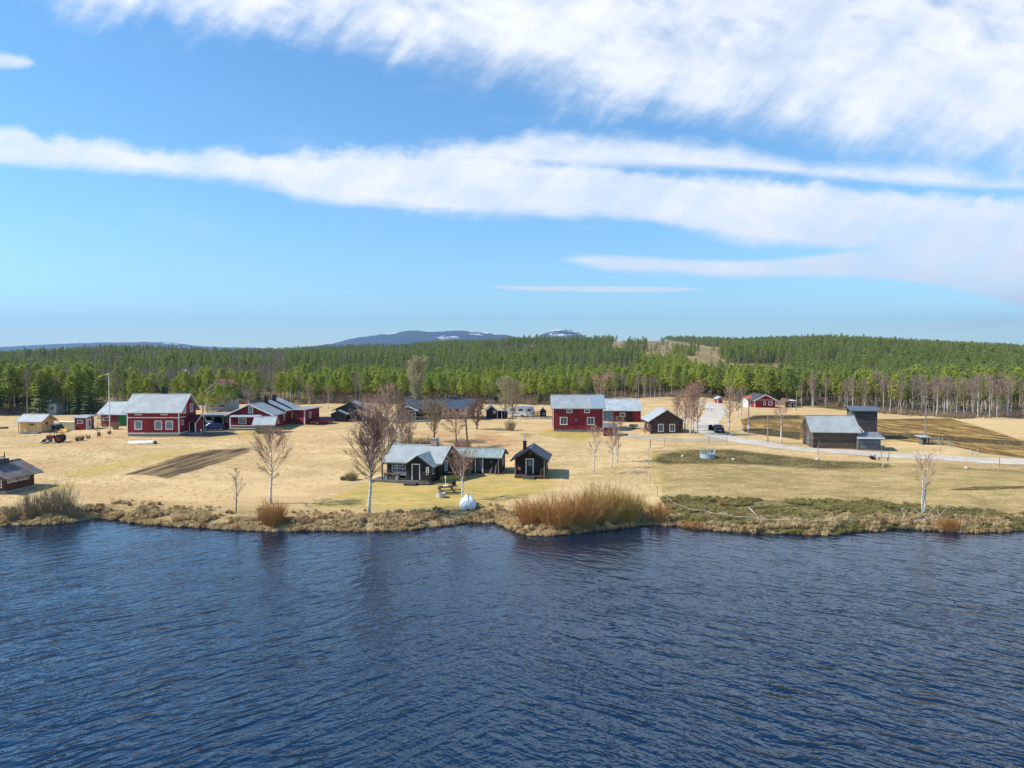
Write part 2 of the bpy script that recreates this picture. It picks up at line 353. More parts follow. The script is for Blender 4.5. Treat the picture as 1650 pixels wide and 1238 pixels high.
CLEAR_KEEP = [[(1150, 573), (1200, 566), (1235, 575), (1240, 588), (1175, 586)], [(1000, 560), (1040, 556), (1045, 568), (1000, 570)], [(1085, 566), (1120, 566), (1120, 575), (1080, 575)]]

def build_ground():
    rows = np.concatenate([np.arange(48, 64, .8), np.arange(64, 82, .28), np.arange(82, 150, .45), np.arange(150, 260, .9), np.geomspace(260, 2400, 120), np.geomspace(2500, 15000, 16)])
    al = np.concatenate([np.linspace(-4, -.78, 40)[:-1], np.linspace(-.78, .78, 560), np.linspace(.78, 4, 40)[1:]])
    A, Yg = np.meshgrid(al, rows); Xg = A*Yg
    Z = ground(Xg, Yg); px, py = proj(Xg, Yg, Z)
    d = Yg-shore(Xg); near = Yg < 330
    nr, nc = Yg.shape
    co = np.stack([Xg, Yg, Z], -1).reshape(-1, 3)
    idx = np.arange(nr*nc).reshape(nr, nc)
    quads = np.stack([idx[:-1, :-1], idx[:-1, 1:], idx[1:, 1:], idx[1:, :-1]], -1).reshape(-1, 4)
    me = bpy.data.meshes.new('ground')
    me.vertices.add(len(co)); me.vertices.foreach_set('co', co.ravel())
    me.loops.add(quads.size); me.loops.foreach_set('vertex_index', quads.ravel().astype(np.int32))
    me.polygons.add(len(quads)); me.polygons.foreach_set('loop_start', np.arange(0, quads.size, 4, dtype=np.int32))
    me.update(); me.validate()
    me.polygons.foreach_set('use_smooth', np.ones(len(quads), bool))
    def layer(zs, gate):
        m = np.zeros(px.shape)
        for poly, soft, s in zs: m = np.maximum(m, poly_mask(px, py, poly, soft)*s)
        return m*gate
    clear = layer(ZCLEAR, Yg > 300)
    for q in CLEAR_KEEP: clear = clear*(1-poly_mask(px, py, q, 5))
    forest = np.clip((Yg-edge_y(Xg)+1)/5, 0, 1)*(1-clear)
    sets = {'zone_a': (layer(ZSOIL, near), layer(ZGREEN, near), layer(ZPAST, near)), 'zone_b': (layer(ZDARK, near), layer(ZROUGH, near), layer(ZMARSH, near)),
            'zone_c': (layer(ZBLACK, near), layer(ZRED, near), layer(ZPALE, near)), 'zone_d': (clear, forest, np.clip(1-(d-3.5)/4, 0, 1)*(1-layer(ZROUGH, near))), 'zone_e': (layer(ZYARD_SHADE, near), px*0, px*0)}
    for nme, (r, g, b) in sets.items():
        at = me.attributes.new(nme, 'FLOAT_COLOR', 'POINT')
        at.data.foreach_set('color', np.stack([r, g, b, np.ones_like(r)], -1).astype(np.float32).ravel())
    m = bpy.data.materials.new('ground_grass_and_soil'); m.use_nodes = True; t = m.node_tree; b = t.nodes['Principled BSDF']
    b.inputs['Roughness'].default_value = .95; b.inputs['Specular IOR Level'].default_value = .1
    tc = nn(t, 'ShaderNodeTexCoord'); o = tc.outputs['Object']
    def ch(name):
        a = nn(t, 'ShaderNodeAttribute', attribute_name=name); s = nn(t, 'ShaderNodeSeparateColor'); lk(t, a.outputs['Color'], s.inputs[0]); return s.outputs
    n_big = noise(t, o, .045, 5, .6); n_mid = noise(t, mapping(t, o, (.22, .42, 1)), 1, 6, .65); n_fine = noise(t, o, 2.6, 5, .7); n_st = noise(t, mapping(t, o, (.5, 1.6, 1), (0, 0, R(14))), .9, 5, .65)
    n_pat = noise(t, mapping(t, o, (.09, .2, 1), (0, 0, R(-8))), 1, 6, .7)
    straw = mixc(t, sstep(t, n_mid, .3, .7), (.67, .485, .255), (.49, .345, .165))
    straw = mixc(t, mth(t, 'MULTIPLY', sstep(t, n_fine, .46, .66), .55), straw, (.38, .265, .125))
    straw = mixc(t, mth(t, 'MULTIPLY', sstep(t, n_big, .45, .65), .5), straw, (.58, .38, .18))
    straw = mixc(t, mth(t, 'MULTIPLY', sstep(t, n_pat, .46, .62), .75), straw, (.41, .305, .135))
    straw = mixc(t, mth(t, 'MULTIPLY', sstep(t, noise(t, mapping(t, o, (.06, .16, 1), (0, 0, R(12)), (9, 4, 0)), 1, 7, .72), .47, .62), .75), straw, (.48, .305, .15))
    straw = mixc(t, mth(t, 'MULTIPLY', sstep(t, n_st, .55, .75), .35), straw, (.66, .49, .255))
    col = straw
    def brk(mask, n, w=.55):      # breaks the edge and body of a zone up with noise
        return sstep(t, mth(t, 'ADD', mask, mth(t, 'MULTIPLY', mth(t, 'SUBTRACT', n, .5), w)), .3, .7)
    za, zb, zc, zd, ze = ch('zone_a'), ch('zone_b'), ch('zone_c'), ch('zone_d'), ch('zone_e')
    col = mixc(t, mth(t, 'MULTIPLY', brk(zc[2], n_big), .6), col, mixc(t, n_mid, (.66, .48, .25), (.56, .40, .19)))
    col = mixc(t, mth(t, 'MULTIPLY', zc[1], mth(t, 'MULTIPLY', sstep(t, n_mid, .35, .6), .8)), col, (.38, .19, .085))
    past = mixc(t, sstep(t, n_mid, .38, .62), (.46, .325, .15), (.25, .19, .07))
    past = mixc(t, mth(t, 'MULTIPLY', sstep(t, n_fine, .46, .62), .85), past, (.21, .17, .06))
    past = mixc(t, sstep(t, n_st, .5, .7), past, (.50, .36, .17))
    col = mixc(t, mth(t, 'MULTIPLY', brk(za[2], n_mid, .3), .85), col, past)
    lawn = mixc(t, sstep(t, n_st, .36, .66), (.50, .345, .085), (.25, .23, .045))
    lawn = mixc(t, mth(t, 'MULTIPLY', sstep(t, n_mid, .45, .62), .6), lawn, (.55, .385, .12))
    col = mixc(t, mth(t, 'MULTIPLY', mth(t, 'MULTIPLY', za[1], sstep(t, mth(t, 'ADD', mth(t, 'MULTIPLY', n_pat, .6), mth(t, 'MULTIPLY', za[1], .45)), .35, .75)), .9), col, lawn)
    furrow = noise(t, mapping(t, o, (.09, 1.5, 1), (0, 0, R(-78))), 1.1, 5, .66)
    soil = mixc(t, sstep(t, furrow, .42, .62), (.07, .047, .03), (.30, .205, .095))
    col = mixc(t, brk(za[0], n_mid, .8), col, soil)
    dark = mixc(t, sstep(t, mth(t, 'ADD', n_fine, mth(t, 'MULTIPLY', n_mid, .8)), .86, 1.1), (.07, .058, .02), (.26, .205, .08))
    col = mixc(t, mth(t, 'MULTIPLY', brk(zb[0], mth(t, 'MULTIPLY_ADD', n_fine, .5, mth(t, 'MULTIPLY', n_mid, .5)), 1.3), .95), col, dark)
    rough = mixc(t, sstep(t, n_fine, .35, .65), (.06, .05, .02), (.28, .225, .085))
    rough = mixc(t, sstep(t, n_mid, .5, .62), rough, (.055, .045, .02))
    col = mixc(t, brk(zb[1], n_st, .6), col, rough)
    n_row = noise(t, mapping(t, o, (.42, .10, 1), (0, 0, R(-19))), 1.6, 5, .7)
    marsh = mixc(t, sstep(t, n_row, .40, .64), (.12, .062, .022), (.54, .355, .11))
    marsh = mixc(t, mth(t, 'MULTIPLY', sstep(t, n_pat, .42, .62), .7), marsh, (.15, .09, .035))
    col = mixc(t, brk(zb[2], n_st, .4), col, marsh)
    col = mixc(t, mth(t, 'MULTIPLY', brk(zc[0], n_st, .6), .95), col, mixc(t, n_fine, (.03, .024, .012), (.11, .08, .035)))
    col = mixc(t, mth(t, 'MULTIPLY', zd[2], .75), col, mixc(t, sstep(t, n_fine, .4, .6), (.16, .115, .05), (.40, .285, .125)))
    col = mixc(t, brk(ze[0], n_mid, .4), col, mixc(t, n_fine, (.17, .14, .10), (.24, .19, .13)))
    n_c = noise(t, o, .03, 6, .7)
    clr = mixc(t, sstep(t, n_c, .4, .6), (.30, .225, .11), (.19, .15, .07))
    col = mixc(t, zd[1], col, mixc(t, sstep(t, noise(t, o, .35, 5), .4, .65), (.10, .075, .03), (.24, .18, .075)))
    col = mixc(t, zd[0], col, clr)
    lk(t, col, b.inputs['Base Color'])
    bp = nn(t, 'ShaderNodeBump'); bp.inputs['Strength'].default_value = .8; bp.inputs['Distance'].default_value = .12
    lk(t, mth(t, 'ADD', noise(t, o, 1.1, 6, .7), mth(t, 'MULTIPLY', furrow, mth(t, 'MULTIPLY_ADD', za[0], 3.0, zb[2]))), bp.inputs['Height']); lk(t, bp.outputs[0], b.inputs['Normal'])
    me.materials.append(m)
    tag(link('ground', me), 'dry straw coloured meadow rising from the shore to the wooded hills', kind='structure')

# forest edge (where the first row of trees stands)
EDGE_PX = [(-700, 668), (-300, 670), (0, 670), (160, 667), (200, 661), (330, 652), (420, 651), (520, 651), (600, 650), (780, 651), (880, 653), (960, 645), (1000, 641), (1090, 640), (1130, 640),
           (1210, 652), (1290, 656), (1360, 662), (1480, 671), (1560, 675), (1650, 674), (2000, 674), (2600, 674)]
_e = np.array([P(x, y)[:2] for x, y in EDGE_PX])
_ea = _e[:, 0]/_e[:, 1]
def edge_y(X):
    X = np.asarray(X, float)
    y = np.full(X.shape, 200.0)
    for _ in range(12): y = .5*y+.5*np.interp(X/y, _ea, _e[:, 1])
    return y
build_ground()

# ------------------------------------------------------------------ road and driveway
def ribbon(name, pts, width, m, lift, label, step=1.0):
    w = [P(*p).xy for p in pts]
    dense = []
    for i in range(len(w)-1):       # Catmull-Rom
        p0, p1, p2, p3 = w[max(i-1, 0)], w[i], w[i+1], w[min(i+2, len(w)-1)]
        n = max(2, int((p2-p1).length/step))
        for k in range(n):
            s = k/n; dense.append(.5*((2*p1)+(p2-p0)*s+(2*p0-5*p1+4*p2-p3)*s*s+(3*p1-p0-3*p2+p3)*s**3))
    dense.append(w[-1])
    vs = []; fs = []; K = 9
    for i, p in enumerate(dense):
        tg = (dense[min(i+1, len(dense)-1)]-dense[max(i-1, 0)]).normalized(); nrm = Vector((-tg.y, tg.x))
        wd = width(i/(len(dense)-1)) if callable(width) else width
        wd += .25*math.sin(i*.7)+.15*math.sin(i*1.9)
        for k in range(K):
            u = k/(K-1)-.5; q = p+nrm*(u*wd); vs.append((q.x, q.y, G(q.x, q.y)+lift*(1-.9*(abs(u)*2)**4)+.03))
    for i in range(len(dense)-1):
        for k in range(K-1): a = i*K+k; fs.append((a, a+1, a+K+1, a+K))
    mb = MB(); mb.add(vs, fs); o = mb.build(name, m, smooth=True, fix=False)
    return tag(o, label, kind='structure')
ROADM = mat('pale_gravel_road', (.55, .485, .40), (.45, .39, .315), .95, scale=.5, bump=.3, det=6)
DRIVEM = mat('straw_grey_track', (.42, .36, .26), (.36, .29, .18), .95, scale=.5, bump=.3, det=6)
ribbon('road', [(1136, 647), (1146, 652), (1154, 659), (1152, 668), (1142, 679), (1137, 688), (1147, 698), (1180, 708), (1240, 717), (1320, 726), (1440, 735), (1560, 741), (1750, 749), (1950, 756)], lambda s: 5.6-1.4*s, ROADM, .08, 'pale gravel road curving down past the log cabin and along the pasture')
ribbon('driveway', [(1168, 708), (1130, 710), (1090, 709), (1050, 706), (1010, 702)], 3.6, DRIVEM, .05, 'grey gravel drive branching off the road towards the red house')

# ------------------------------------------------------------------ water
def build_water():
    mb = MB(); mb.add([(-700, -500, 0), (700, -500, 0), (700, 120, 0), (-700, 120, 0)], [(0, 1, 2, 3)])
    m = bpy.data.materials.new('lake_water'); m.use_nodes = True; t = m.node_tree; b = t.nodes['Principled BSDF']
    b.inputs['Base Color'].default_value = (.002, .0125, .035, 1); b.inputs['Roughness'].default_value = .06; b.inputs['IOR'].default_value = 1.75; b.inputs['Specular Tint'].default_value = (.68, .92, 1, 1)
    tc = nn(t, 'ShaderNodeTexCoord'); o = tc.outputs['Object']
    sep = nn(t, 'ShaderNodeSeparateXYZ'); lk(t, o, sep.inputs[0])
    warp = noise(t, o, .12, 2, .5, out=1)
    vv = nn(t, 'ShaderNodeVectorMath', operation='MULTIPLY_ADD'); lk(t, warp, vv.inputs[0]); vv.inputs[1].default_value = (2.2, 2.2, 0); lk(t, o, vv.inputs[2]); w = vv.outputs[0]
    def train(ang, sc, st, det=3, ridge=True):
        n = noise(t, mapping(t, w, (sc*st, sc, 1), (0, 0, R(ang))), 1, det, .5)
        if ridge: n = mth(t, 'SUBTRACT', 1.0, mth(t, 'ABSOLUTE', mth(t, 'MULTIPLY_ADD', n, 2, -1)))
        return n
    left = sstep(t, mth(t, 'ADD', sep.outputs[0], mth(t, 'MULTIPLY', noise(t, o, .05, 2), 14)), 18, -8)
    tr1 = train(-36, .66, .40); tr2 = train(34, .74, .42)
    big = mth(t, 'ADD', mth(t, 'MULTIPLY', tr1, left), mth(t, 'MULTIPLY', tr2, mth(t, 'SUBTRACT', 1.0, left)))
    sm = mth(t, 'ADD', train(30, 2.0, .45, 3), train(-28, 1.7, .5, 3))
    rip = train(-6, 5.5, .55, 2, False)
    h = mth(t, 'ADD', mth(t, 'MULTIPLY', mth(t, 'POWER', big, 1.4), .25), mth(t, 'ADD', mth(t, 'MULTIPLY', sm, .05), mth(t, 'MULTIPLY', rip, .015)))
    gust = noise(t, mapping(t, o, (.02, .05, 1), (0, 0, R(15))), 1, 3)
    bp = nn(t, 'ShaderNodeBump'); bp.inputs['Distance'].default_value = 1.0
    calm = sstep(t, mth(t, 'ADD', sep.outputs[1], mth(t, 'MULTIPLY', gust, 14)), 82, 36)      # the ripples die down in the lee of the bank
    lk(t, mth(t, 'MULTIPLY', mth(t, 'MULTIPLY_ADD', gust, .5, .55), mth(t, 'MULTIPLY_ADD', calm, .72, .28)), bp.inputs['Strength'])
    lk(t, h, bp.inputs['Height']); lk(t, bp.outputs[0], b.inputs['Normal'])
    tag(mb.build('water', m), 'dark blue rippled lake water', kind='structure')
build_water()

# ------------------------------------------------------------------ far mountains with old snow
def mountain(name, label, ridge, Yc, halfdepth, snow):
    xs = np.array([(p-CX)/F*Yc for p, _ in ridge]); zs = np.array([CAMZ+(578-q)/F*Yc for _, q in ridge])
    X = np.linspace(xs[0], xs[-1], 220); Z0 = np.interp(X, xs, zs)+rng.normal(0, 3, 220)
    yy = np.linspace(-1, 1, 41); vs = []; fs = []
    for j, v in enumerate(yy):
        prof = math.cos(v*math.pi/2)**1.3
        for i, x in enumerate(X):
            z = -30+(Z0[i]+30)*prof+12*math.sin(i*.23+j*.7)*(prof*(1-prof))*2
            vs.append((x, Yc+v*halfdepth, z))
    n = len(X)
    for j in range(40):
        for i in range(n-1): a = j*n+i; fs.append((a, a+1, a+n+1, a+n))
    m = bpy.data.materials.new('fell_forest_and_snow'); m.use_nodes = True; t = m.node_tree; b = t.nodes['Principled BSDF']; b.inputs['Roughness'].default_value = .95
    tc = nn(t, 'ShaderNodeTexCoord'); o = tc.outputs['Object']; sep = nn(t, 'ShaderNodeSeparateXYZ'); lk(t, o, sep.inputs[0])
    nz = noise(t, mapping(t, o, (.0022, .0035, .012)), 1, 8, .68)
    hgt = sstep(t, sep.outputs[2], snow[0], snow[1])
    f = sstep(t, mth(t, 'ADD', nz, mth(t, 'MULTIPLY', hgt, .12)), snow[2], snow[2]+.02)
    lk(t, mixc(t, mth(t, 'MULTIPLY', f, hgt), mixc(t, noise(t, o, .006, 5), (.028, .045, .035), (.05, .07, .05)), (.8, .82, .85)), b.inputs['Base Color'])
    mb = MB(); mb.add(vs, fs); return tag(mb.build(name, m, smooth=True, fix=False), label, kind='structure')
mountain('mountain', 'low blue fell on the left horizon', [(-700, 580), (-250, 572), (0, 560), (60, 557), (140, 553), (230, 551.5), (275, 552), (310, 557), (350, 559.5), (430, 561), (520, 575), (600, 590)], 9500, 1500, (120, 230, .70))
mountain('mountain', 'blue fell with snow patches behind the wooded hill', [(400, 585), (470, 563), (540, 554), (575, 545), (620, 539), (662, 533), (700, 534.5), (740, 533), (790, 536), (820, 541), (850, 546), (900, 560), (950, 590)], 9000, 1300, (200, 330, .66))
mountain('mountain', 'round snow flecked fell top beside the larger fell', [(840, 590), (862, 550), (872, 539), (885, 533.5), (905, 531), (925, 532.5), (938, 540), (950, 552), (975, 590)], 8200, 800, (200, 330, .62))

# ------------------------------------------------------------------ haze
def build_haze():
    mb = MB(); mb.box(-19000, 19000, -520, 15500, -90, 900)
    m = bpy.data.materials.new('haze_air'); m.use_nodes = True; t = m.node_tree; t.nodes.clear()
    o = nn(t, 'ShaderNodeOutputMaterial'); v = nn(t, 'ShaderNodeVolumePrincipled')
    v.inputs['Color'].default_value = (.27, .47, .88, 1); v.inputs['Density'].default_value = HAZE; v.inputs['Anisotropy'].default_value = .2
    lk(t, v.outputs[0], o.inputs['Volume'])
    tag(mb.build('haze', m), 'thin blue air between the lake and the far fells', kind='stuff')
HAZE = 7e-5
if HAZE: build_haze()
# ------------------------------------------------------------------ vegetation materials
def vmat(name, c1, c2, rough=.9, vary=.35, trans=0):
    """leaf or twig colour that differs from clump to clump and from tree to tree"""
    m = bpy.data.materials.new(name); m.use_nodes = True; t = m.node_tree; b = t.nodes['Principled BSDF']
    b.inputs['Roughness'].default_value = rough; b.inputs['Specular IOR Level'].default_value = .15
    tc = nn(t, 'ShaderNodeTexCoord'); oi = nn(t, 'ShaderNodeObjectInfo')
    f = mth(t, 'ADD', mth(t, 'MULTIPLY', sstep(t, noise(t, tc.outputs['Object'], 1.1, 3), .35, .65), 1-vary), mth(t, 'MULTIPLY', oi.outputs['Random'], vary))
    c = mixc(t, f, c1, c2)
    lk(t, c, b.inputs['Base Color'])
    if trans:
        tr = nn(t, 'ShaderNodeBsdfTranslucent'); lk(t, c, tr.inputs[0]); mx = nn(t, 'ShaderNodeMixShader'); mx.inputs[0].default_value = trans
        lk(t, b.outputs[0], mx.inputs[1]); lk(t, tr.outputs[0], mx.inputs[2]); lk(t, mx.outputs[0], t.nodes['Material Output'].inputs[0])
    return m
def barkmat():
    m = bpy.data.materials.new('birch_bark'); m.use_nodes = True; t = m.node_tree; b = t.nodes['Principled BSDF']; b.inputs['Roughness'].default_value = .75
    o = nn(t, 'ShaderNodeTexCoord').outputs['Object']
    n = noise(t, mapping(t, o, (3, 3, 9)), 1, 4, .6)
    lk(t, mixc(t, sstep(t, n, .53, .62), (.62, .59, .55), (.07, .06, .055)), b.inputs['Base Color']); return m
BARK = barkmat()
GREYBARK = mat('grey_bark', (.22, .19, .165), (.13, .11, .095), .9, scale=2)
PINEBARK = mat('pine_bark', (.24, .15, .095), (.15, .10, .07), .9, scale=2)
TWIG_RED = vmat('reddish_birch_twigs', (.34, .20, .145), (.45, .30, .22))
TWIG_BROWN = vmat('brown_birch_twigs', (.25, .17, .125), (.34, .245, .185))
TWIG_DARK = vmat('dark_birch_twigs', (.16, .098, .072), (.24, .15, .11))
TWIG_GREY = vmat('grey_birch_twigs', (.23, .175, .14), (.32, .25, .195))
TWIG_PALE = vmat('pale_catkin_twigs', (.40, .36, .21), (.48, .42, .26))
TWIG_ORANGE = vmat('orange_willow_stems', (.42, .185, .06), (.54, .30, .105))
TWIG_OLIVE = vmat('olive_willow_stems', (.44, .27, .07), (.56, .37, .12))
TWIG_DRAB = vmat('drab_bush_twigs', (.25, .19, .115), (.36, .28, .17))
PINE_Y = vmat('yellow_green_pine_needles', (.25, .30, .05), (.40, .43, .08), vary=.6, trans=.38)  # yellow green needles, the pines' own colour
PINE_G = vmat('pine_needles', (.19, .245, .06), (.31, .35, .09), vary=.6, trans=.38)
SPRUCE = vmat('spruce_needles', (.145, .19, .06), (.25, .29, .09), vary=.6, trans=.35)
SPRUCE_D = vmat('dark_spruce_needles', (.07, .105, .04), (.12, .16, .055), vary=.6, trans=.2)
GRASS_DRY = vmat('dry_tussock_grass', (.32, .23, .115), (.66, .50, .265), vary=.5)
GRASS_RUST = vmat('rusty_brown_grass', (.20, .115, .055), (.38, .23, .11), vary=.5)
GRASS_STRAW = vmat('straw_grass', (.52, .37, .17), (.66, .48, .24), vary=.5, trans=.3)
GRASS_OL = vmat('olive_tussock_grass', (.115, .10, .03), (.36, .30, .11), vary=.6)

# ------------------------------------------------------------------ tree makers: return (trunk builder, crown builder)
def rv(r, s): return Vector((r.uniform(-s, s), r.uniform(-s, s), r.uniform(-s, s)))
def tri_tube(mb, p, q, r0, r1): mb.tube([p, q], [r0, r1], 3, cap=False)
def birch(seed, H, cb=.25, wide=.30, limbs=26, subs=7, twigs=5, tw=.011, r0=.11, up=1.0, stems=1, droop=.25, egg=.35, spread=.06):
    r = random.Random(seed); tr, cr = MB(), MB()
    for st in range(stems):
        a0 = st*2.4+r.random(); lean = Vector((math.cos(a0), math.sin(a0), 0))*(spread if stems > 1 else .015)
        h = H*(1 if st == 0 else r.uniform(.8, .97)); pts = []; rad = []
        n = 9; off = Vector((0, 0, 0))
        for i in range(n+1):
            t = i/n; off += Vector((r.uniform(-1, 1), r.uniform(-1, 1), 0))*.011*h
            pts.append(Vector((0, 0, t*h-.15*(i == 0)))+lean*(t**.8)*h+off*(1 if i else 0)); rad.append(max(.012, r0*(1-t)**.85*(1 if st == 0 else .8)))
        tr.tube(pts, rad, 6)
        def at(t): x = t*n; i = min(int(x), n-1); return pts[i].lerp(pts[i+1], x-i)
        for k in range(limbs):
            t = cb+(1-cb)*(k+r.random())/limbs*.97; s = (t-cb)/(1-cb)
            prof = (min(1, s/egg)**.6)*(1-max(0, s-egg)/(1-egg))**.75+.13
            L = H*wide*prof*r.uniform(.75, 1.12)*1.25
            az = k*2.399+r.uniform(-.5, .5); d = Vector((math.cos(az), math.sin(az), up*r.uniform(.75, 1.25)+s*.6)).normalized()
            p = at(t); lr = max(.014, rad[min(int(t*n), n)]*.42); path = [p]; dd = d
            for j in range(4):
                dd = (dd+rv(r, .16)+Vector((0, 0, .05))).normalized(); path.append(path[-1]+dd*(L/4))
            cr.tube(path, [lr, lr*.75, lr*.55, lr*.36, lr*.18], 3, cap=False)
            for j in range(subs):
                u = .25+.75*(j+r.random())/subs; x = u*4; i = min(int(x), 3); b = path[i].lerp(path[i+1], x-i)
                sdv = ((path[i+1]-path[i]).normalized()+rv(r, .85)+Vector((0, 0, .15))).normalized(); sl = L*r.uniform(.22, .42)*(1.15-u*.5)
                e = b+sdv*sl; mid = b.lerp(e, .5)+rv(r, .04)*sl
                cr.tube([b, mid, e], [tw*1.7, tw*1.3, tw*.8], 3, cap=False)
                for q in range(twigs):
                    v = .2+.8*(q+r.random())/twigs; c = b.lerp(e, v)
                    tdv = (sdv+rv(r, .9)+Vector((0, 0, -droop*r.random()*1.5))).normalized()
                    tri_tube(cr, c, c+tdv*sl*r.uniform(.35, .7), tw, tw*.4)
    return tr, cr
def bush(seed, H, W, stems=150, tw=.012, twigs=4, fan=.8, curve=.3, base=.45):
    r = random.Random(seed); mb = MB()
    for k in range(stems):
        az = r.random()*6.283; rr = math.sqrt(r.random()); b = Vector((math.cos(az)*rr*W*base, math.sin(az)*rr*W*base, -.08))
        d = Vector((math.cos(az)*rr*fan+r.uniform(-.25, .25), math.sin(az)*rr*fan+r.uniform(-.25, .25), 1)).normalized()
        L = H*r.uniform(.65, 1.08)*(1-.28*rr*rr); m = b+d*L*.5+rv(r, .05)*L; e = m+(d+rv(r, curve)).normalized()*L*.5
        mb.tube([b, m, e], [tw*1.6, tw*1.2, tw*.5], 3, cap=False)
        for q in range(twigs):
            v = r.uniform(.3, 1); c = b.lerp(m, v*2) if v < .5 else m.lerp(e, v*2-1)
            tri_tube(mb, c, c+(d+rv(r, .55)).normalized()*L*r.uniform(.15, .35), tw*.9, tw*.4)
    return mb
def clump(mb, r, c, s, n, flat=.6, wd=.30, mi=0):
    for _ in range(n):
        d = Vector((r.gauss(0, 1), r.gauss(0, 1), r.gauss(0, flat)+.25)).normalized(); p = c+Vector((r.gauss(0, .5), r.gauss(0, .5), r.gauss(0, .33)))*s
        w = d.cross(rv(r, 1)).normalized()*s*wd; e = p+d*s*r.uniform(.5, 1.0)
        mb.add([p-w, p+w, e], [(0, 1, 2)], mi)
def pine(seed, H, cb=.42, wide=.17, n=46, leaf=15, size=.62, r0=.13):
    r = random.Random(seed); tr, cr = MB(), MB()
    pts = [Vector((r.uniform(-1, 1)*.012*H*i/6, r.uniform(-1, 1)*.012*H*i/6, H*.97*i/6-.15*(i == 0))) for i in range(7)]
    tr.tube(pts, [r0*(1-.85*i/6) for i in range(7)], 6)
    for k in range(n):
        t = cb+(1-cb)*((k+r.random())/n)**.9; s = (t-cb)/(1-cb); az = k*2.399+r.uniform(-.6, .6)
        prof = (min(1, (s+.12)/.35)**.8)*(1-max(0, s-.3)/.72)**.8
        L = H*wide*prof*r.uniform(.45, 1.15)+.12; up = .15+.5*s
        p0 = Vector((0, 0, t*H*.97)); p1 = p0+Vector((math.cos(az), math.sin(az), up)).normalized()*L
        tri_tube(tr, p0-Vector((0, 0, .1)), p1, .035, .012)
        clump(cr, r, p1, size*(1.05-.35*s), leaf)
        if L > H*wide*.5: clump(cr, r, p0.lerp(p1, .6), size*.8, leaf//2)
    for _ in range(3): clump(cr, r, Vector((0, 0, H*.97)), size*.5, leaf//2, 1.2)
    for k in range(5):
        az = r.random()*6.28; z = H*cb*r.uniform(.5, 1); tri_tube(tr, Vector((0, 0, z)), Vector((math.cos(az)*.7, math.sin(az)*.7, z-.1)), .02, .008)
    return tr, cr
def spruce(seed, H, cb=.08, wide=.17, layers=17, per=9, r0=.12):
    r = random.Random(seed); tr, cr = MB(), MB()
    tr.tube([(0, 0, -.15), (0, 0, H*.5), (0, 0, H)], [r0, r0*.55, .01], 6)
    for k in range(layers):
        s = (k+.5*r.random())/layers; z = H*(cb+(1-cb)*s); L = H*wide*(1-s)**.85*r.uniform(.85, 1.1)+.08
        for j in range(max(4, int(per*(1-s*.55)))):
            az = j*6.283/max(4, int(per*(1-s*.55)))+k*1.1+r.uniform(-.35, .35); l = L*r.uniform(.65, 1.15); d = Vector((math.cos(az), math.sin(az), 0))
            b = Vector((0, 0, z)); e = b+d*l+Vector((0, 0, -l*.32+.06*l)); w = Vector((-d.y, d.x, 0))*l*.26; m = b.lerp(e, .55)+Vector((0, 0, .10*l))
            cr.add([b, m-w, e, m+w], [(0, 1, 2), (0, 2, 3)])
            for q in (-1, 1): cr.add([m, m+w*q*1.5+d*l*.25+Vector((0, 0, -.22*l)), e], [(0, 1, 2)])
    return tr, cr

# shared meshes
def pair(name, tc, bark, leaf): return (tc[0].mesh(name+'_trunk', bark, True, False), tc[1].mesh(name+'_crown', leaf, False, False))
def joined(name, tc, bark, leaf):
    mb = MB(); mb.v = list(tc[0].v); mb.f = list(tc[0].f); mb.m = [0]*len(mb.f); mb.add(tc[1].v, tc[1].f, 1)
    return mb.mesh(name, [bark, leaf], False, False)
def plant(name, meshes, loc, label, group=None, s=1.0, rz=None, cat='tree', sz=None):
    o = thing(name, label, cat, loc, random.uniform(0, 6.28) if rz is None else rz, group); o.scale = (s, s, sz or s)
    link('trunk', meshes[0], o); link('crown', meshes[1], o); return o

PINES = [pair('pine', pine(10+i, 10, cb=.36+.05*(i % 3), wide=.17+.015*(i % 2)), PINEBARK, PINE_Y if i < 3 else PINE_G) for i in range(6)]
SPRUCES = [pair('spruce', spruce(30+i, 10, wide=.16+.02*i), PINEBARK, SPRUCE if i else SPRUCE_D) for i in range(3)]
FBIRCH = [pair('birch', birch(50+i, 9, cb=.30, wide=.22, limbs=26, subs=7, twigs=5, tw=.016, r0=.085, up=1.6, egg=.45), BARK, (TWIG_GREY, TWIG_BROWN, TWIG_GREY, TWIG_BROWN)[i]) for i in range(4)]

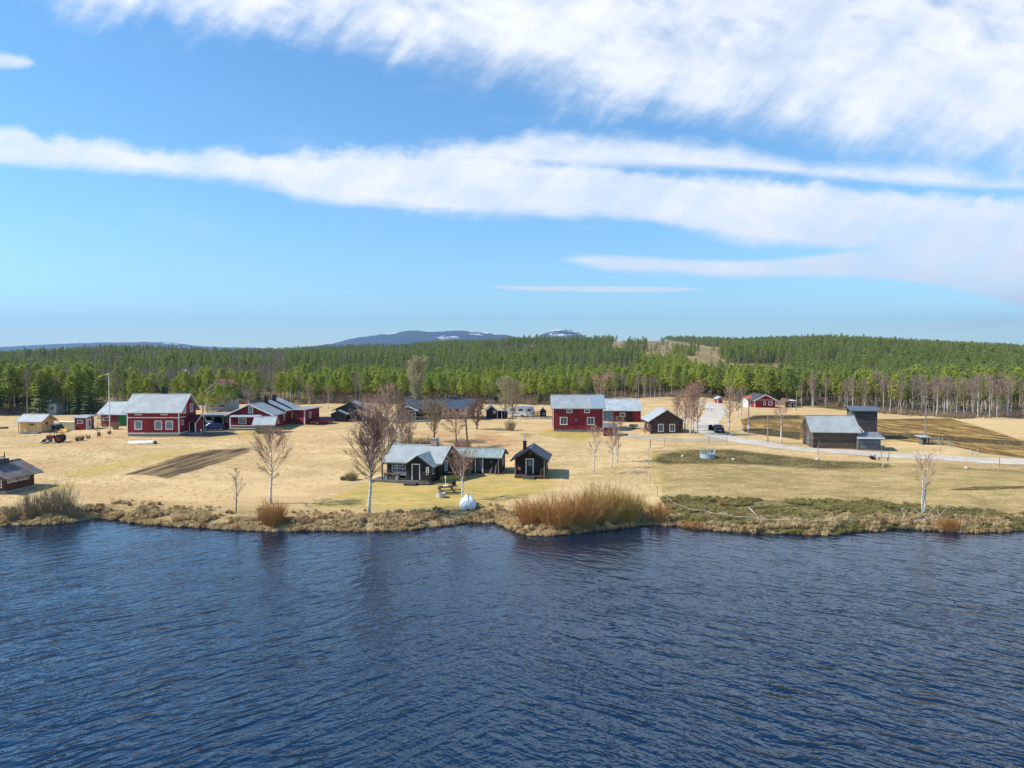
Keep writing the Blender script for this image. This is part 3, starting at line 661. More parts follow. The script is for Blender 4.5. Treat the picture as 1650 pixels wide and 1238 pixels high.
# ------------------------------------------------------------------ the far wood, one mass of trees on the hills
def scatter(name, label, pts, sc, rot, idx, meshes, kind='stuff'):
    protos = bpy.data.collections.new(name+'_kinds')
    for i, me in enumerate(meshes):
        o = bpy.data.objects.new('%s_%s' % (name, 'abcdefghijklmnop'[i]), me); protos.objects.link(o)
    me = bpy.data.meshes.new(name); me.vertices.add(len(pts)); me.vertices.foreach_set('co', np.asarray(pts, np.float32).ravel())
    for nme, typ, arr in (('size', 'FLOAT', sc), ('turn', 'FLOAT', rot), ('pick', 'INT', idx)):
        a = me.attributes.new(nme, typ, 'POINT'); a.data.foreach_set('value', np.asarray(arr, np.float32 if typ == 'FLOAT' else np.int32))
    o = link(name, me)
    ng = bpy.data.node_groups.new(name, 'GeometryNodeTree')
    ng.interface.new_socket('Geometry', in_out='INPUT', socket_type='NodeSocketGeometry'); ng.interface.new_socket('Geometry', in_out='OUTPUT', socket_type='NodeSocketGeometry')
    gi = ng.nodes.new('NodeGroupInput'); go = ng.nodes.new('NodeGroupOutput'); ip = ng.nodes.new('GeometryNodeInstanceOnPoints'); ci = ng.nodes.new('GeometryNodeCollectionInfo')
    ci.inputs['Collection'].default_value = protos; ci.inputs['Separate Children'].default_value = True; ci.inputs['Reset Children'].default_value = True
    def na(n, typ):
        q = ng.nodes.new('GeometryNodeInputNamedAttribute'); q.data_type = typ; q.inputs['Name'].default_value = n; return [s for s in q.outputs if s.enabled and s.name == 'Attribute'][0]
    cx = ng.nodes.new('ShaderNodeCombineXYZ'); ng.links.new(na('turn', 'FLOAT'), cx.inputs[2])
    ng.links.new(gi.outputs[0], ip.inputs['Points']); ng.links.new(ci.outputs[0], ip.inputs['Instance']); ip.inputs['Pick Instance'].default_value = True
    ng.links.new(na('pick', 'INT'), ip.inputs['Instance Index']); ng.links.new(cx.outputs[0], ip.inputs['Rotation']); ng.links.new(na('size', 'FLOAT'), ip.inputs['Scale'])
    ng.links.new(ip.outputs[0], go.inputs[0])
    md = o.modifiers.new('scatter', 'NODES'); md.node_group = ng
    return tag(o, label, kind=kind)
def vnoise(X, Y, s, seed):
    g = np.random.default_rng(seed).random((64, 64)); x = np.asarray(X)/s; y = np.asarray(Y)/s
    i = np.floor(x).astype(int); j = np.floor(y).astype(int); u = x-i; v = y-j; u = u*u*(3-2*u); v = v*v*(3-2*v)
    q = lambda a, b: g[a % 64, b % 64]
    return (q(i, j)*(1-u)+q(i+1, j)*u)*(1-v)+(q(i, j+1)*(1-u)+q(i+1, j+1)*u)*v
def inpoly(px, py, poly): return poly_mask(px, py, poly, .01, 1) > .5

def forest():
    X, Y = [], []
    for y0, y1, area in ((150, 230, 9), (230, 300, 9), (300, 420, 13), (420, 600, 20), (600, 850, 30), (850, 1200, 46), (1200, 1560, 60)):
        yy = (y0+y1)/2; n = int((y1-y0)*2*.84*yy/area); a = rng.uniform(-.84, .84, n); y = np.sqrt(rng.uniform(y0*y0, y1*y1, n)); X.append(a*y); Y.append(y)
    X = np.concatenate(X); Y = np.concatenate(Y)
    Z = ground(X, Y); px, py = proj(X, Y, Z); e = edge_y(X); dd = Y-e
    keep = dd > 22
    keep &= ~((px < 470) & (px > 150) & (Y < 330) & (vnoise(X, Y, 26, 5) < .62))      # the open valley with the village
    keep &= ~((px <= 150) & (Y < 260) & (vnoise(X, Y, 16, 6) < .35))
    clr = np.zeros(len(X), bool)
    for q, *_ in ZCLEAR: clr |= inpoly(px, py, q) | inpoly(px, py-6, q)
    for q in CLEAR_KEEP: clr &= ~inpoly(px, py, q)
    keep &= ~(clr & (Y > 300) & (rng.random(len(X)) > .025))
    v = vnoise(X, Y, 60, 3)*.6+vnoise(X, Y, 22, 4)*.4; u = rng.random(len(X))
    idx = np.where(u < .5, 6, np.where(u < .62, 7, np.where(u < .9, 3+(u*97 % 3).astype(int), 5)))      # spruce, darker spruce, deep green pine
    idx = np.where((v > .62) & (u < .5), 8, idx)
    idx = np.where((v < .42) & (u < .75), 3+(u*97 % 3).astype(int), idx); idx = np.where((v > .57) & (u > .3) & (u < .9), 7, idx)
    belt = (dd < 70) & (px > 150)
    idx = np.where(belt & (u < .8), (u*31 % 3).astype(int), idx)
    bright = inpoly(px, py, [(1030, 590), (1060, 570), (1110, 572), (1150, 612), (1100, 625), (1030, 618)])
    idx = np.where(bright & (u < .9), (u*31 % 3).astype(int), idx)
    right = (px > 1290) & (dd < 48); idx = np.where(right & (u < .8), 9+(u*53 % 4).astype(int), idx)
    valley = (px < 460) & (px > 140) & (Y < 900) & (v > .44); idx = np.where(valley & (u > .45), 9+(u*53 % 4).astype(int), idx)
    keep &= ~((px > 284) & (px < 330) & (Y > 440) & (Y < 620))
    greyspot = (rng.random(len(X)) < .02); idx = np.where(greyspot, 9, idx)
    s = rng.triangular(.5, .9, 1.35, len(X))*np.where(Y > 420, 1.0, .82)*(.85+.3*v); s = np.where(idx >= 9, s*.9, s); s = np.where(bright, s*.7, s)
    s = np.where((px < 150) & (Y < 330), s*1.2, s)
    f = keep; Z = Z-.1
    meshes = []
    for i in range(3): meshes.append(joined('pine_kind', pine(110+i, 10, cb=.36, n=30, leaf=11, size=.8), PINEBARK, PINE_Y))
    for i in range(3): meshes.append(joined('pine_kind', pine(120+i, 10, cb=.25, wide=.15, n=30, leaf=11, size=.8), PINEBARK, PINE_G))
    meshes += [joined('spruce_kind', spruce(130, 10, layers=12, per=7), PINEBARK, SPRUCE), joined('spruce_kind', spruce(131, 10, layers=12, per=7, wide=.14), PINEBARK, SPRUCE_D), joined('spruce_kind', spruce(132, 9, layers=12, per=7, wide=.2), PINEBARK, SPRUCE)]
    for i in range(4): meshes.append(joined('birch_kind', birch(140+i, 9, cb=.30, wide=.22, limbs=16, subs=5, twigs=4, tw=.022, r0=.085, up=1.5), BARK, TWIG_GREY if i % 2 == 0 else TWIG_BROWN))
    scatter('forest', 'mixed green conifer forest covering the hills behind the farms', np.stack([X, Y, Z], -1)[f], s[f], rng.uniform(0, 6.28, f.sum()), idx[f], meshes)
    print('forest trees', f.sum())
forest()

# first rows of the wood: every tree its own thing
EDGE_ZONES = [
    # x range in the picture, count, kinds (p pine, s spruce, b birch), label, size range
    (-60, 165, 62, 'pppppsspb', 'left', (.92, 1.25)), (165, 430, 22, 'ppppsbb', 'valley', (.8, 1.05)), (430, 640, 44, 'pppppppbb', 'mid', (.72, .95)),
    (640, 880, 50, 'ppppppppsb', 'house', (.68, .88)), (880, 1100, 44, 'pppppbbbss', 'field', (.66, .9)), (1100, 1290, 40, 'ppppppps', 'road', (.85, 1.15)), (1290, 1410, 34, 'pppbbb', 'barn', (.75, 1.0)), (1410, 1720, 100, 'pbbbbbb', 'right', (.8, 1.08))]
EDGE_TXT = {'left': 'behind the ochre shed at the far left', 'valley': 'in the valley behind the carport', 'mid': 'behind the dark barn and red car', 'house': 'behind the blue roofed house', 'field': 'behind the central red house with orange chimney',
            'road': 'beside the far end of the gravel road', 'barn': 'behind the far red cottage and weathered barn', 'right': 'beyond the brown marsh on the right'}
def edge_trees():
    r = random.Random(3); used = []
    for x0, x1, n, kinds, z, (s0, s1) in EDGE_ZONES:
        k = 0; tries = 0
        while k < n and tries < n*30:
            tries += 1
            px = r.uniform(x0, x1); e = np.interp(px, [q[0] for q in EDGE_PX], [q[1] for q in EDGE_PX]); p = P(px, e)
            dpt = r.random()**1.3*22; q = Vector((p.x*(1+dpt/p.y), p.y+dpt))
            if any((q-u).length < 1.3 for u in used): continue
            used.append(q); kd = r.choice(kinds)
            if abs(px-1491) < 14: kd = 'b'
            if kd == 'b' and z == 'right' and dpt > 16: kd = 'p'
            if kd == 'p' and z in ('barn',) and dpt < 6: kd = 'b'
            s = r.uniform(s0, s1); loc = (q.x, q.y, G(q.x, q.y)-.05)
            if kd == 'p': plant('pine_tree', PINES[r.randrange(6) if z == 'left' else r.choice((0, 1, 2, 0, 1, 2, 3, 4))], loc, 'green topped pine at the forest edge '+EDGE_TXT[z], 'forest edge pines '+EDGE_TXT[z], s, r.uniform(0, 6.28))
            elif kd == 's': plant('spruce_tree', SPRUCES[r.randrange(3)], loc, 'dark cone shaped spruce at the forest edge '+EDGE_TXT[z], 'forest edge spruces '+EDGE_TXT[z], s*(1.1 if z == 'left' else .9), r.uniform(0, 6.28))
            else: plant('birch_tree', FBIRCH[r.randrange(4)], loc, 'leafless white stemmed birch at the forest edge '+EDGE_TXT[z], 'forest edge birches '+EDGE_TXT[z], s, r.uniform(0, 6.28))
            k += 1
edge_trees()

# ------------------------------------------------------------------ trees and bushes among the houses
def px_h(px, pyb, pyt): p = P(px, pyb); return p, (pyb-pyt)*p.y/F
def place_birch(px, pyb, pyt, label, twig, seed, bark=BARK, group=None, **kw):
    kw['wide'] = kw.get('wide', .3)*1.42; kw['twigs'] = kw.get('twigs', 5)+2; kw['up'] = kw.get('up', 1)*.9; kw['tw'] = kw.get('tw', .011)*1.1
    p, h = px_h(px, pyb, pyt); return plant('birch_tree', pair('birch', birch(seed, h, **kw), bark, twig), (p.x, p.y, p.z-.05), label, group, 1, 0)
place_birch(437, 812, 696, 'bare birch with a wide fan of reddish branches above the small brown shore bush', TWIG_RED, 201, cb=.34, wide=.27, limbs=26, subs=9, twigs=6, tw=.010, r0=.15, up=.95, egg=.22)
place_birch(595, 828, 676, 'tall bare birch with a dense dark brown crown at the lake shore', TWIG_DARK, 202, cb=.33, wide=.20, limbs=56, subs=9, twigs=6, tw=.0105, r0=.19, up=.95, egg=.22)
place_birch(380, 826, 753, 'thin bare sapling standing alone on the left bank', TWIG_BROWN, 203, cb=.2, wide=.15, limbs=18, subs=5, twigs=3, tw=.009, r0=.07, up=1.4, bark=GREYBARK)
place_birch(745, 806, 732, 'small white birch with two forked stems behind the upturned white boat', TWIG_RED, 204, cb=.36, wide=.34, limbs=12, subs=8, twigs=5, tw=.009, r0=.11, up=1.2, stems=2, spread=.09)
place_birch(957, 764, 686, 'slender white birch nearest the black hut, standing on the straw slope', TWIG_RED, 205, cb=.3, wide=.2, limbs=20, subs=6, twigs=5, tw=.010, r0=.10, up=1.3, egg=.35)
place_birch(985, 755, 694, 'middle slender birch of three on the straw slope', TWIG_RED, 206, cb=.33, wide=.2, limbs=18, subs=6, twigs=5, tw=.010, r0=.10, up=1.3)
place_birch(994, 745, 672, 'forked slender birch in front of the red cellar shed', TWIG_BROWN, 207, cb=.3, wide=.2, limbs=16, subs=6, twigs=4, tw=.010, r0=.11, up=1.3, stems=2, spread=.07)
place_birch(1487, 826, 734, 'twin stemmed white birch on the rough right shore', TWIG_RED, 208, cb=.45, wide=.22, limbs=11, subs=6, twigs=4, tw=.009, r0=.11, up=.9, stems=2, spread=.05)
place_birch(1260, 715, 650, 'lone birch beside the road left of the weathered barn', TWIG_RED, 209, cb=.3, wide=.21, limbs=22, subs=6, twigs=5, tw=.012, r0=.14, up=1.3)
place_birch(672, 672, 578, 'very tall pale birch towering over the blue roofed house', TWIG_PALE, 210, cb=.22, wide=.17, limbs=44, subs=9, twigs=6, tw=.018, r0=.24, up=1.9, stems=3, spread=.05, egg=.55)
for i, (x, b, t_, tw, txt) in enumerate([(592, 745, 640, TWIG_RED, 'reddish bare birch above the dark shore birch'), (625, 735, 622, TWIG_RED, 'tall reddish birch left behind the black cottage'), (612, 742, 665, TWIG_BROWN, 'brown bare birch close behind the left end of the black cottage'),
                                         (645, 722, 652, TWIG_BROWN, 'bare birch in front of the glazed gable of the blue roofed house'), (632, 728, 690, TWIG_GREY, 'low pale stemmed birch in the thicket behind the black cottage'), (658, 720, 690, TWIG_GREY, 'short grey birch in the thicket behind the black cottage'), (600, 760, 690, TWIG_BROWN, 'shorter brown birch tucked behind the dark shore birch'), (608, 738, 648, TWIG_RED, 'warm brown birch between the reddish pair behind the shore birch'), (637, 738, 640, TWIG_BROWN, 'warm brown birch rising above the left end of the cottage roof'), (618, 728, 640, TWIG_GREY, 'grey stemmed birch deep in the thicket behind the cottage'), (655, 728, 668, TWIG_RED, 'low reddish birch above the middle of the cottage roof')]):
    place_birch(x, b, t_, txt, tw, 220+i, cb=.15, wide=.23, limbs=32, subs=7, twigs=4, tw=.013, r0=.15, up=1.3, group='bare trees behind the black cottage')
place_birch(698, 712, 655, 'grey bushy tree with a thick dark trunk in front of the blue roofed house', TWIG_DRAB, 231, GREYBARK, cb=.2, wide=.38, limbs=40, subs=9, twigs=6, tw=.014, r0=.22, up=.9, egg=.45)
place_birch(735, 722, 668, 'reddish rounded tree in front of the right window of the blue roofed house', TWIG_RED, 232, GREYBARK, cb=.38, wide=.36, limbs=30, subs=8, twigs=6, tw=.014, r0=.17, up=.7, egg=.4)
place_birch(768, 692, 653, 'dense purple brown shrub tree at the right corner of the blue roofed house', TWIG_DARK, 233, GREYBARK, cb=.1, wide=.36, limbs=40, subs=8, twigs=6, tw=.016, r0=.2, up=1.1, egg=.45)
place_birch(812, 674, 610, 'pale green budding willow left of the white caravan', TWIG_PALE, 234, GREYBARK, cb=.1, wide=.22, limbs=40, subs=8, twigs=5, tw=.02, r0=.2, up=1.5, egg=.5)
place_birch(826, 676, 622, 'grey many branched tree in front of the white caravan', TWIG_DRAB, 235, GREYBARK, cb=.12, wide=.36, limbs=38, subs=8, twigs=5, tw=.016, r0=.2, up=1.1, egg=.5)
place_birch(968, 652, 612, 'rounded reddish tree above the roof end of the two storey red house', TWIG_RED, 236, cb=.2, wide=.4, limbs=30, subs=6, twigs=4, tw=.02, r0=.16, up=1.1, egg=.5)
for i, (x, b, t_, txt) in enumerate([(1092, 690, 640, 'leftmost reddish birch of the clump by the road bend'), (1103, 695, 628, 'reddish birch directly right of the brown log cabin'), (1112, 700, 634, 'brown birch in the middle of the roadside clump'), (1117, 698, 622, 'tall birch inside the roadside clump'),
                                     (1124, 700, 618, 'tallest white stemmed birch at the road edge of the clump'), (1107, 688, 640, 'birch at the back of the roadside clump')]):
    place_birch(x, b, t_, txt, TWIG_RED, 240+i, cb=.2, wide=.19, limbs=30, subs=7, twigs=5, tw=.016, r0=.15, up=1.5, egg=.5, group='birches along the left of the road')
for i, (x, b, t_, w, txt) in enumerate([(1174, 694, 622, .17, 'white stemmed birch right of the parked black car'), (1194, 670, 622, .17, 'farther pale birch between the road and the far red cottage'), (1189, 672, 632, .2, 'small grey birch behind the roadside birch')]):
    place_birch(x, b, t_, txt, (TWIG_RED, TWIG_GREY, TWIG_GREY)[i], 250+i, cb=.15, wide=w, limbs=28, subs=7, twigs=5, tw=.016, r0=.15, up=1.6, egg=.45)
for i, (x, b, t_, txt) in enumerate([(1025, 642, 612, 'leftmost white birch beyond the straw field'), (1037, 642, 608, 'second white birch beyond the straw field'), (1047, 643, 610, 'middle white birch beyond the straw field'), (1055, 643, 607, 'fourth white birch beyond the straw field'), (1063, 643, 612, 'rightmost white birch beyond the straw field')]):
    p, h = px_h(x, b, t_); plant('birch_tree', FBIRCH[i % 4], p, txt, 'white birches beyond the straw field', h/9)
place_birch(400, 655, 630, 'small bare birch behind the long red house', TWIG_GREY, 260, cb=.2, wide=.3, limbs=20, subs=6, twigs=4, tw=.02, r0=.13)
place_birch(498, 658, 622, 'thin birch behind the flat roofed end of the long red house', TWIG_GREY, 261, cb=.25, wide=.22, limbs=18, subs=6, twigs=4, tw=.02, r0=.12)
place_birch(529, 660, 625, 'pale stemmed birch left of the dark barn', TWIG_BROWN, 262, cb=.25, wide=.26, limbs=20, subs=6, twigs=4, tw=.02, r0=.12)
place_birch(156, 706, 668, 'small bare fruit tree by the flagpole', TWIG_BROWN, 263, GREYBARK, cb=.15, wide=.3, limbs=16, subs=5, twigs=3, tw=.012, r0=.06, up=1.2)
for i, x in enumerate((72, 95, 122, 141)):
    p, h = px_h(x, 668, (618, 622, 600, 596)[i]); plant('spruce_tree' if i > 1 else 'pine_tree', (SPRUCES[0] if i > 1 else PINES[3]), p, ('dark pine above the ochre shed roof', 'dark pine right of the ochre shed', 'dark spruce behind the small red shed', 'tallest dark spruce left of the flagpole')[i], None, h/10)

def place_bush(px, pyb, pyt, wpx, label, m, seed, stems=160, tw=.011, twigs=4, fan=.7, name='bush', base=.45, group=None):
    p, h = px_h(px, pyb, pyt); W = wpx*p.y/F/2
    o = bush(seed, h, W, stems, tw, twigs, fan*min(1.3, .75*W/h), base=base).build(name, m, fix=False); o.location = (p.x, p.y, p.z-.03); return tag(o, label, 'bush', group)
for i, (x, b, t_, w, m, st, txt) in enumerate([(852, 842, 800, 70, TWIG_ORANGE, 420, 'orange willow thicket at the left end of the shore willows'), (897, 848, 793, 90, TWIG_ORANGE, 620, 'broad orange brown willow thicket at the water edge'), (940, 846, 790, 80, TWIG_ORANGE, 560, 'rust coloured willow thicket between the broad and the tall one'),
                                               (974, 838, 776, 90, TWIG_OLIVE, 680, 'tallest yellow olive willow thicket on the shore'), (1013, 838, 787, 70, TWIG_OLIVE, 460, 'yellow olive willow thicket right of the tallest one'), (1062, 838, 806, 50, TWIG_ORANGE, 260, 'small orange willow beside the white fence tape')]):
    place_bush(x, b, t_, w, txt, m, 300+i, int(st*.6), .0105, 5, .95, 'willow_bush', group='willow thickets on the shore')
place_bush(440, 845, 804, 60, 'small brown willow bush under the wide bare birch', TWIG_ORANGE, 310, 320, .010, 4, .9, 'willow_bush')
for i, (x, b, t_, w, st, txt) in enumerate([(52, 834, 788, 46, 200, 'grey bush below the red brown boathouse'), (78, 832, 779, 50, 220, 'bare olive bush right of the red brown boathouse'), (105, 832, 776, 44, 200, 'tallest bare bush on the left shore'), (125, 834, 805, 40, 150, 'low drab bush at the right end of the left shore scrub'), (22, 838, 808, 40, 160, 'low straw coloured bush at the left frame edge')]):
    place_bush(x, b, t_, w, txt, TWIG_DRAB, 320+i, int(st*.5), .013, 5, 1.1, 'bare_bush', base=.3, group='bare bushes on the left shore')
for i, (x, b, t_) in enumerate([(326, 668, 622), (338, 672, 630), (352, 670, 618), (366, 667, 612), (377, 664, 616), (312, 665, 626), (345, 664, 625)]):
    p, h = px_h(x, b, t_); plant('pine_tree', PINES[i % 6], p, 'sparse pine standing around the pavilion behind the carport', 'pines around the pavilion', h/10)
for x, b, t_, w, m, st, txt in [(822, 694, 674, 22, TWIG_DRAB, 130, 'brown bush on the slope left of the two storey red house'), (125, 711, 701, 8, TWIG_DARK, 60, 'small dark bush beside the tractor'), (132, 710, 700, 8, TWIG_DARK, 60, 'middle small dark bush right of the tractor'), (142, 707, 699, 7, TWIG_DARK, 50, 'rightmost small dark bush before the flagpole'),
                                (186, 692, 678, 14, TWIG_DRAB, 110, 'brown bush below the green barn door'), (160, 703, 694, 8, TWIG_DARK, 50, 'dark shrub left of the flagpole foot'), (176, 700, 692, 7, TWIG_DARK, 50, 'dark shrub at the flagpole foot'),
                                (553, 774, 765, 12, TWIG_DARK, 90, 'small dark shrub at the edge of the cottage lawn'), (566, 774, 758, 26, TWIG_DRAB, 180, 'low drab bush left of the black cottage'), (1530, 856, 831, 40, TWIG_ORANGE, 200, 'rusty brown bush among dead branches on the right shore'),
                                (1120, 852, 836, 60, TWIG_ORANGE, 200, 'low rust coloured scrub at the waterline right of the willows'), (1163, 818, 804, 12, TWIG_ORANGE, 70, 'small orange bush in the rough pasture edge'), (733, 765, 742, 20, TWIG_RED, 200, 'reddish bush between the black cottage and the green roofed shed'), (750, 766, 738, 28, TWIG_RED, 260, 'reddish bush in front of the green roofed shed'),
                                (690, 718, 702, 60, TWIG_DRAB, 260, 'brown scrub behind the black cottage chimney'), (660, 722, 700, 50, TWIG_DRAB, 240, 'tangled scrub behind the black cottage roof'), (745, 722, 704, 40, TWIG_RED, 200, 'reddish scrub at the foot of the leaning pole'), (450, 702, 688, 12, TWIG_BROWN, 90, 'bare shrub right of the little tan shelter')]:
    place_bush(x, b, t_, w, txt, m, 400+int(x), st, .012, 4, .9)

# ------------------------------------------------------------------ grass: tussocks on the bank, rough pasture, short straw
def tuft(seed, n, h, w, droop, bw):
    r = random.Random(seed); mb = MB()
    for _ in range(n):
        a = r.random()*6.283; rr = r.random()**.6*w*.35; b = Vector((math.cos(a)*rr, math.sin(a)*rr, -.03)); d = Vector((math.cos(a), math.sin(a), 0)); l = h*r.uniform(.6, 1.1)
        m = b+Vector((0, 0, l*.75))+d*l*.3*r.random(); e = m+d*l*(.25+droop*r.random())+Vector((0, 0, -l*droop*r.random()*.6)); s = Vector((-d.y, d.x, 0))*bw
        mb.add([b-s, b+s, m+s*.8, m-s*.8, e], [(0, 1, 2, 3), (3, 2, 4)])
    return mb
def grass():
    dry = [tuft(500+i, 60, .5, .55, .85, .022).mesh('tussock', (GRASS_DRY, GRASS_DRY, GRASS_STRAW, GRASS_RUST)[i], False, False) for i in range(4)]
    olive = [tuft(510+i, 50, .34, .5, .9, .024).mesh('tussock', GRASS_OL, False, False) for i in range(3)]
    stub = [tuft(520+i, 22, .09, .6, .6, .012).mesh('grass_tuft', GRASS_STRAW, False, False) for i in range(3)]
    X = rng.uniform(-75, 75, 9000); d = rng.uniform(-.5, 1, 9000); d = np.where(d > 0, d**1.3*5.5, d); Y = shore(X)+d
    px, py = proj(X, Y, ground(X, Y)); gap = vnoise(X, Y, 1.6, 11)
    ok = (gap > .34) & (rng.random(9000) < np.interp(d, [-.5, 0, 3, 5.5], [.5, 1, .85, .25])) & ~((px > 715) & (px < 800) & (d > 1.2) & (rng.random(9000) < .8))
    ok &= ~((px > 1060) & (rng.random(9000) < .45))
    X, Y = X[ok], Y[ok]
    scatter('shore_grass', 'tall dry drooping tussock grass along the water edge', np.stack([X, Y, ground(X, Y)], -1), rng.triangular(.3, .8, 1.6, len(X))*np.interp(Y-shore(X), [-.5, 1, 5.5], [.8, 1.1, .55]), rng.uniform(0, 6.28, len(X)), rng.integers(0, 4, len(X)), dry)
    X = rng.uniform(12, 72, 9000); Y = shore(X)+rng.uniform(0, 14, 9000); px, py = proj(X, Y, ground(X, Y))
    ok = (poly_mask(px, py, ZROUGH[0][0], 8) > rng.random(9000)*.9+.05) & (vnoise(X, Y, 2.2, 12) > .38); X, Y = X[ok], Y[ok]
    scatter('rough_grass', 'olive green rough tussocks along the pasture shore', np.stack([X, Y, ground(X, Y)], -1), rng.uniform(.5, 1.3, len(X)), rng.uniform(0, 6.28, len(X)), rng.integers(0, 3, len(X)), olive)
    n = 22000; a = rng.uniform(-.76, .76, n); Y = np.sqrt(rng.uniform(70**2, 135**2, n)); X = a*Y; px, py = proj(X, Y, ground(X, Y)); d = Y-shore(X)
    ok = (d > 4) & (vnoise(X, Y, 9, 14)+rng.random(n)*.5 > .7)
    for q in (ZSOIL[0][0], [(1100, 700), (1900, 735), (1900, 765), (1100, 715)], [(1130, 640), (1160, 640), (1180, 712), (1120, 712)], ZYARD_SHADE[0][0]): ok &= ~inpoly(px, py, q)
    ok &= ~inpoly(px, py, ZGREEN[1][0]); X, Y = X[ok], Y[ok]
    scatter('meadow_grass', 'short flattened straw coloured grass on the meadow', np.stack([X, Y, ground(X, Y)], -1), rng.uniform(.6, 1.3, len(X)), rng.uniform(0, 6.28, len(X)), rng.integers(0, 3, len(X)), stub)
grass()
def undergrowth():
    X, Y = [], []
    for _ in range(2600):
        px = rng.uniform(-60, 1720); e = np.interp(px, [q[0] for q in EDGE_PX], [q[1] for q in EDGE_PX]); p = ray(px, e); a = p[0]/p[1]
        y = float(np.interp(a, _ea, _e[:, 1]))+rng.uniform(-1, 26)
        if 880 < px < 1000 and rng.random() < .6: continue
        X.append(a*y); Y.append(y)
    X = np.array(X); Y = np.array(Y); ok = vnoise(X, Y, 7, 21) > .38; X, Y = X[ok], Y[ok]
    ms = [bush(600+i, 1.3, 1.6, 40, .02, 3, .9).mesh('brush', m, False, False) for i, m in enumerate((TWIG_BROWN, TWIG_GREY, TWIG_DRAB))]
    scatter('undergrowth', 'bare brown brushwood along the foot of the forest edge', np.stack([X, Y, ground(X, Y)], -1), rng.uniform(.5, 1.4, len(X)), rng.uniform(0, 6.28, len(X)), rng.integers(0, 3, len(X)), ms)
undergrowth()
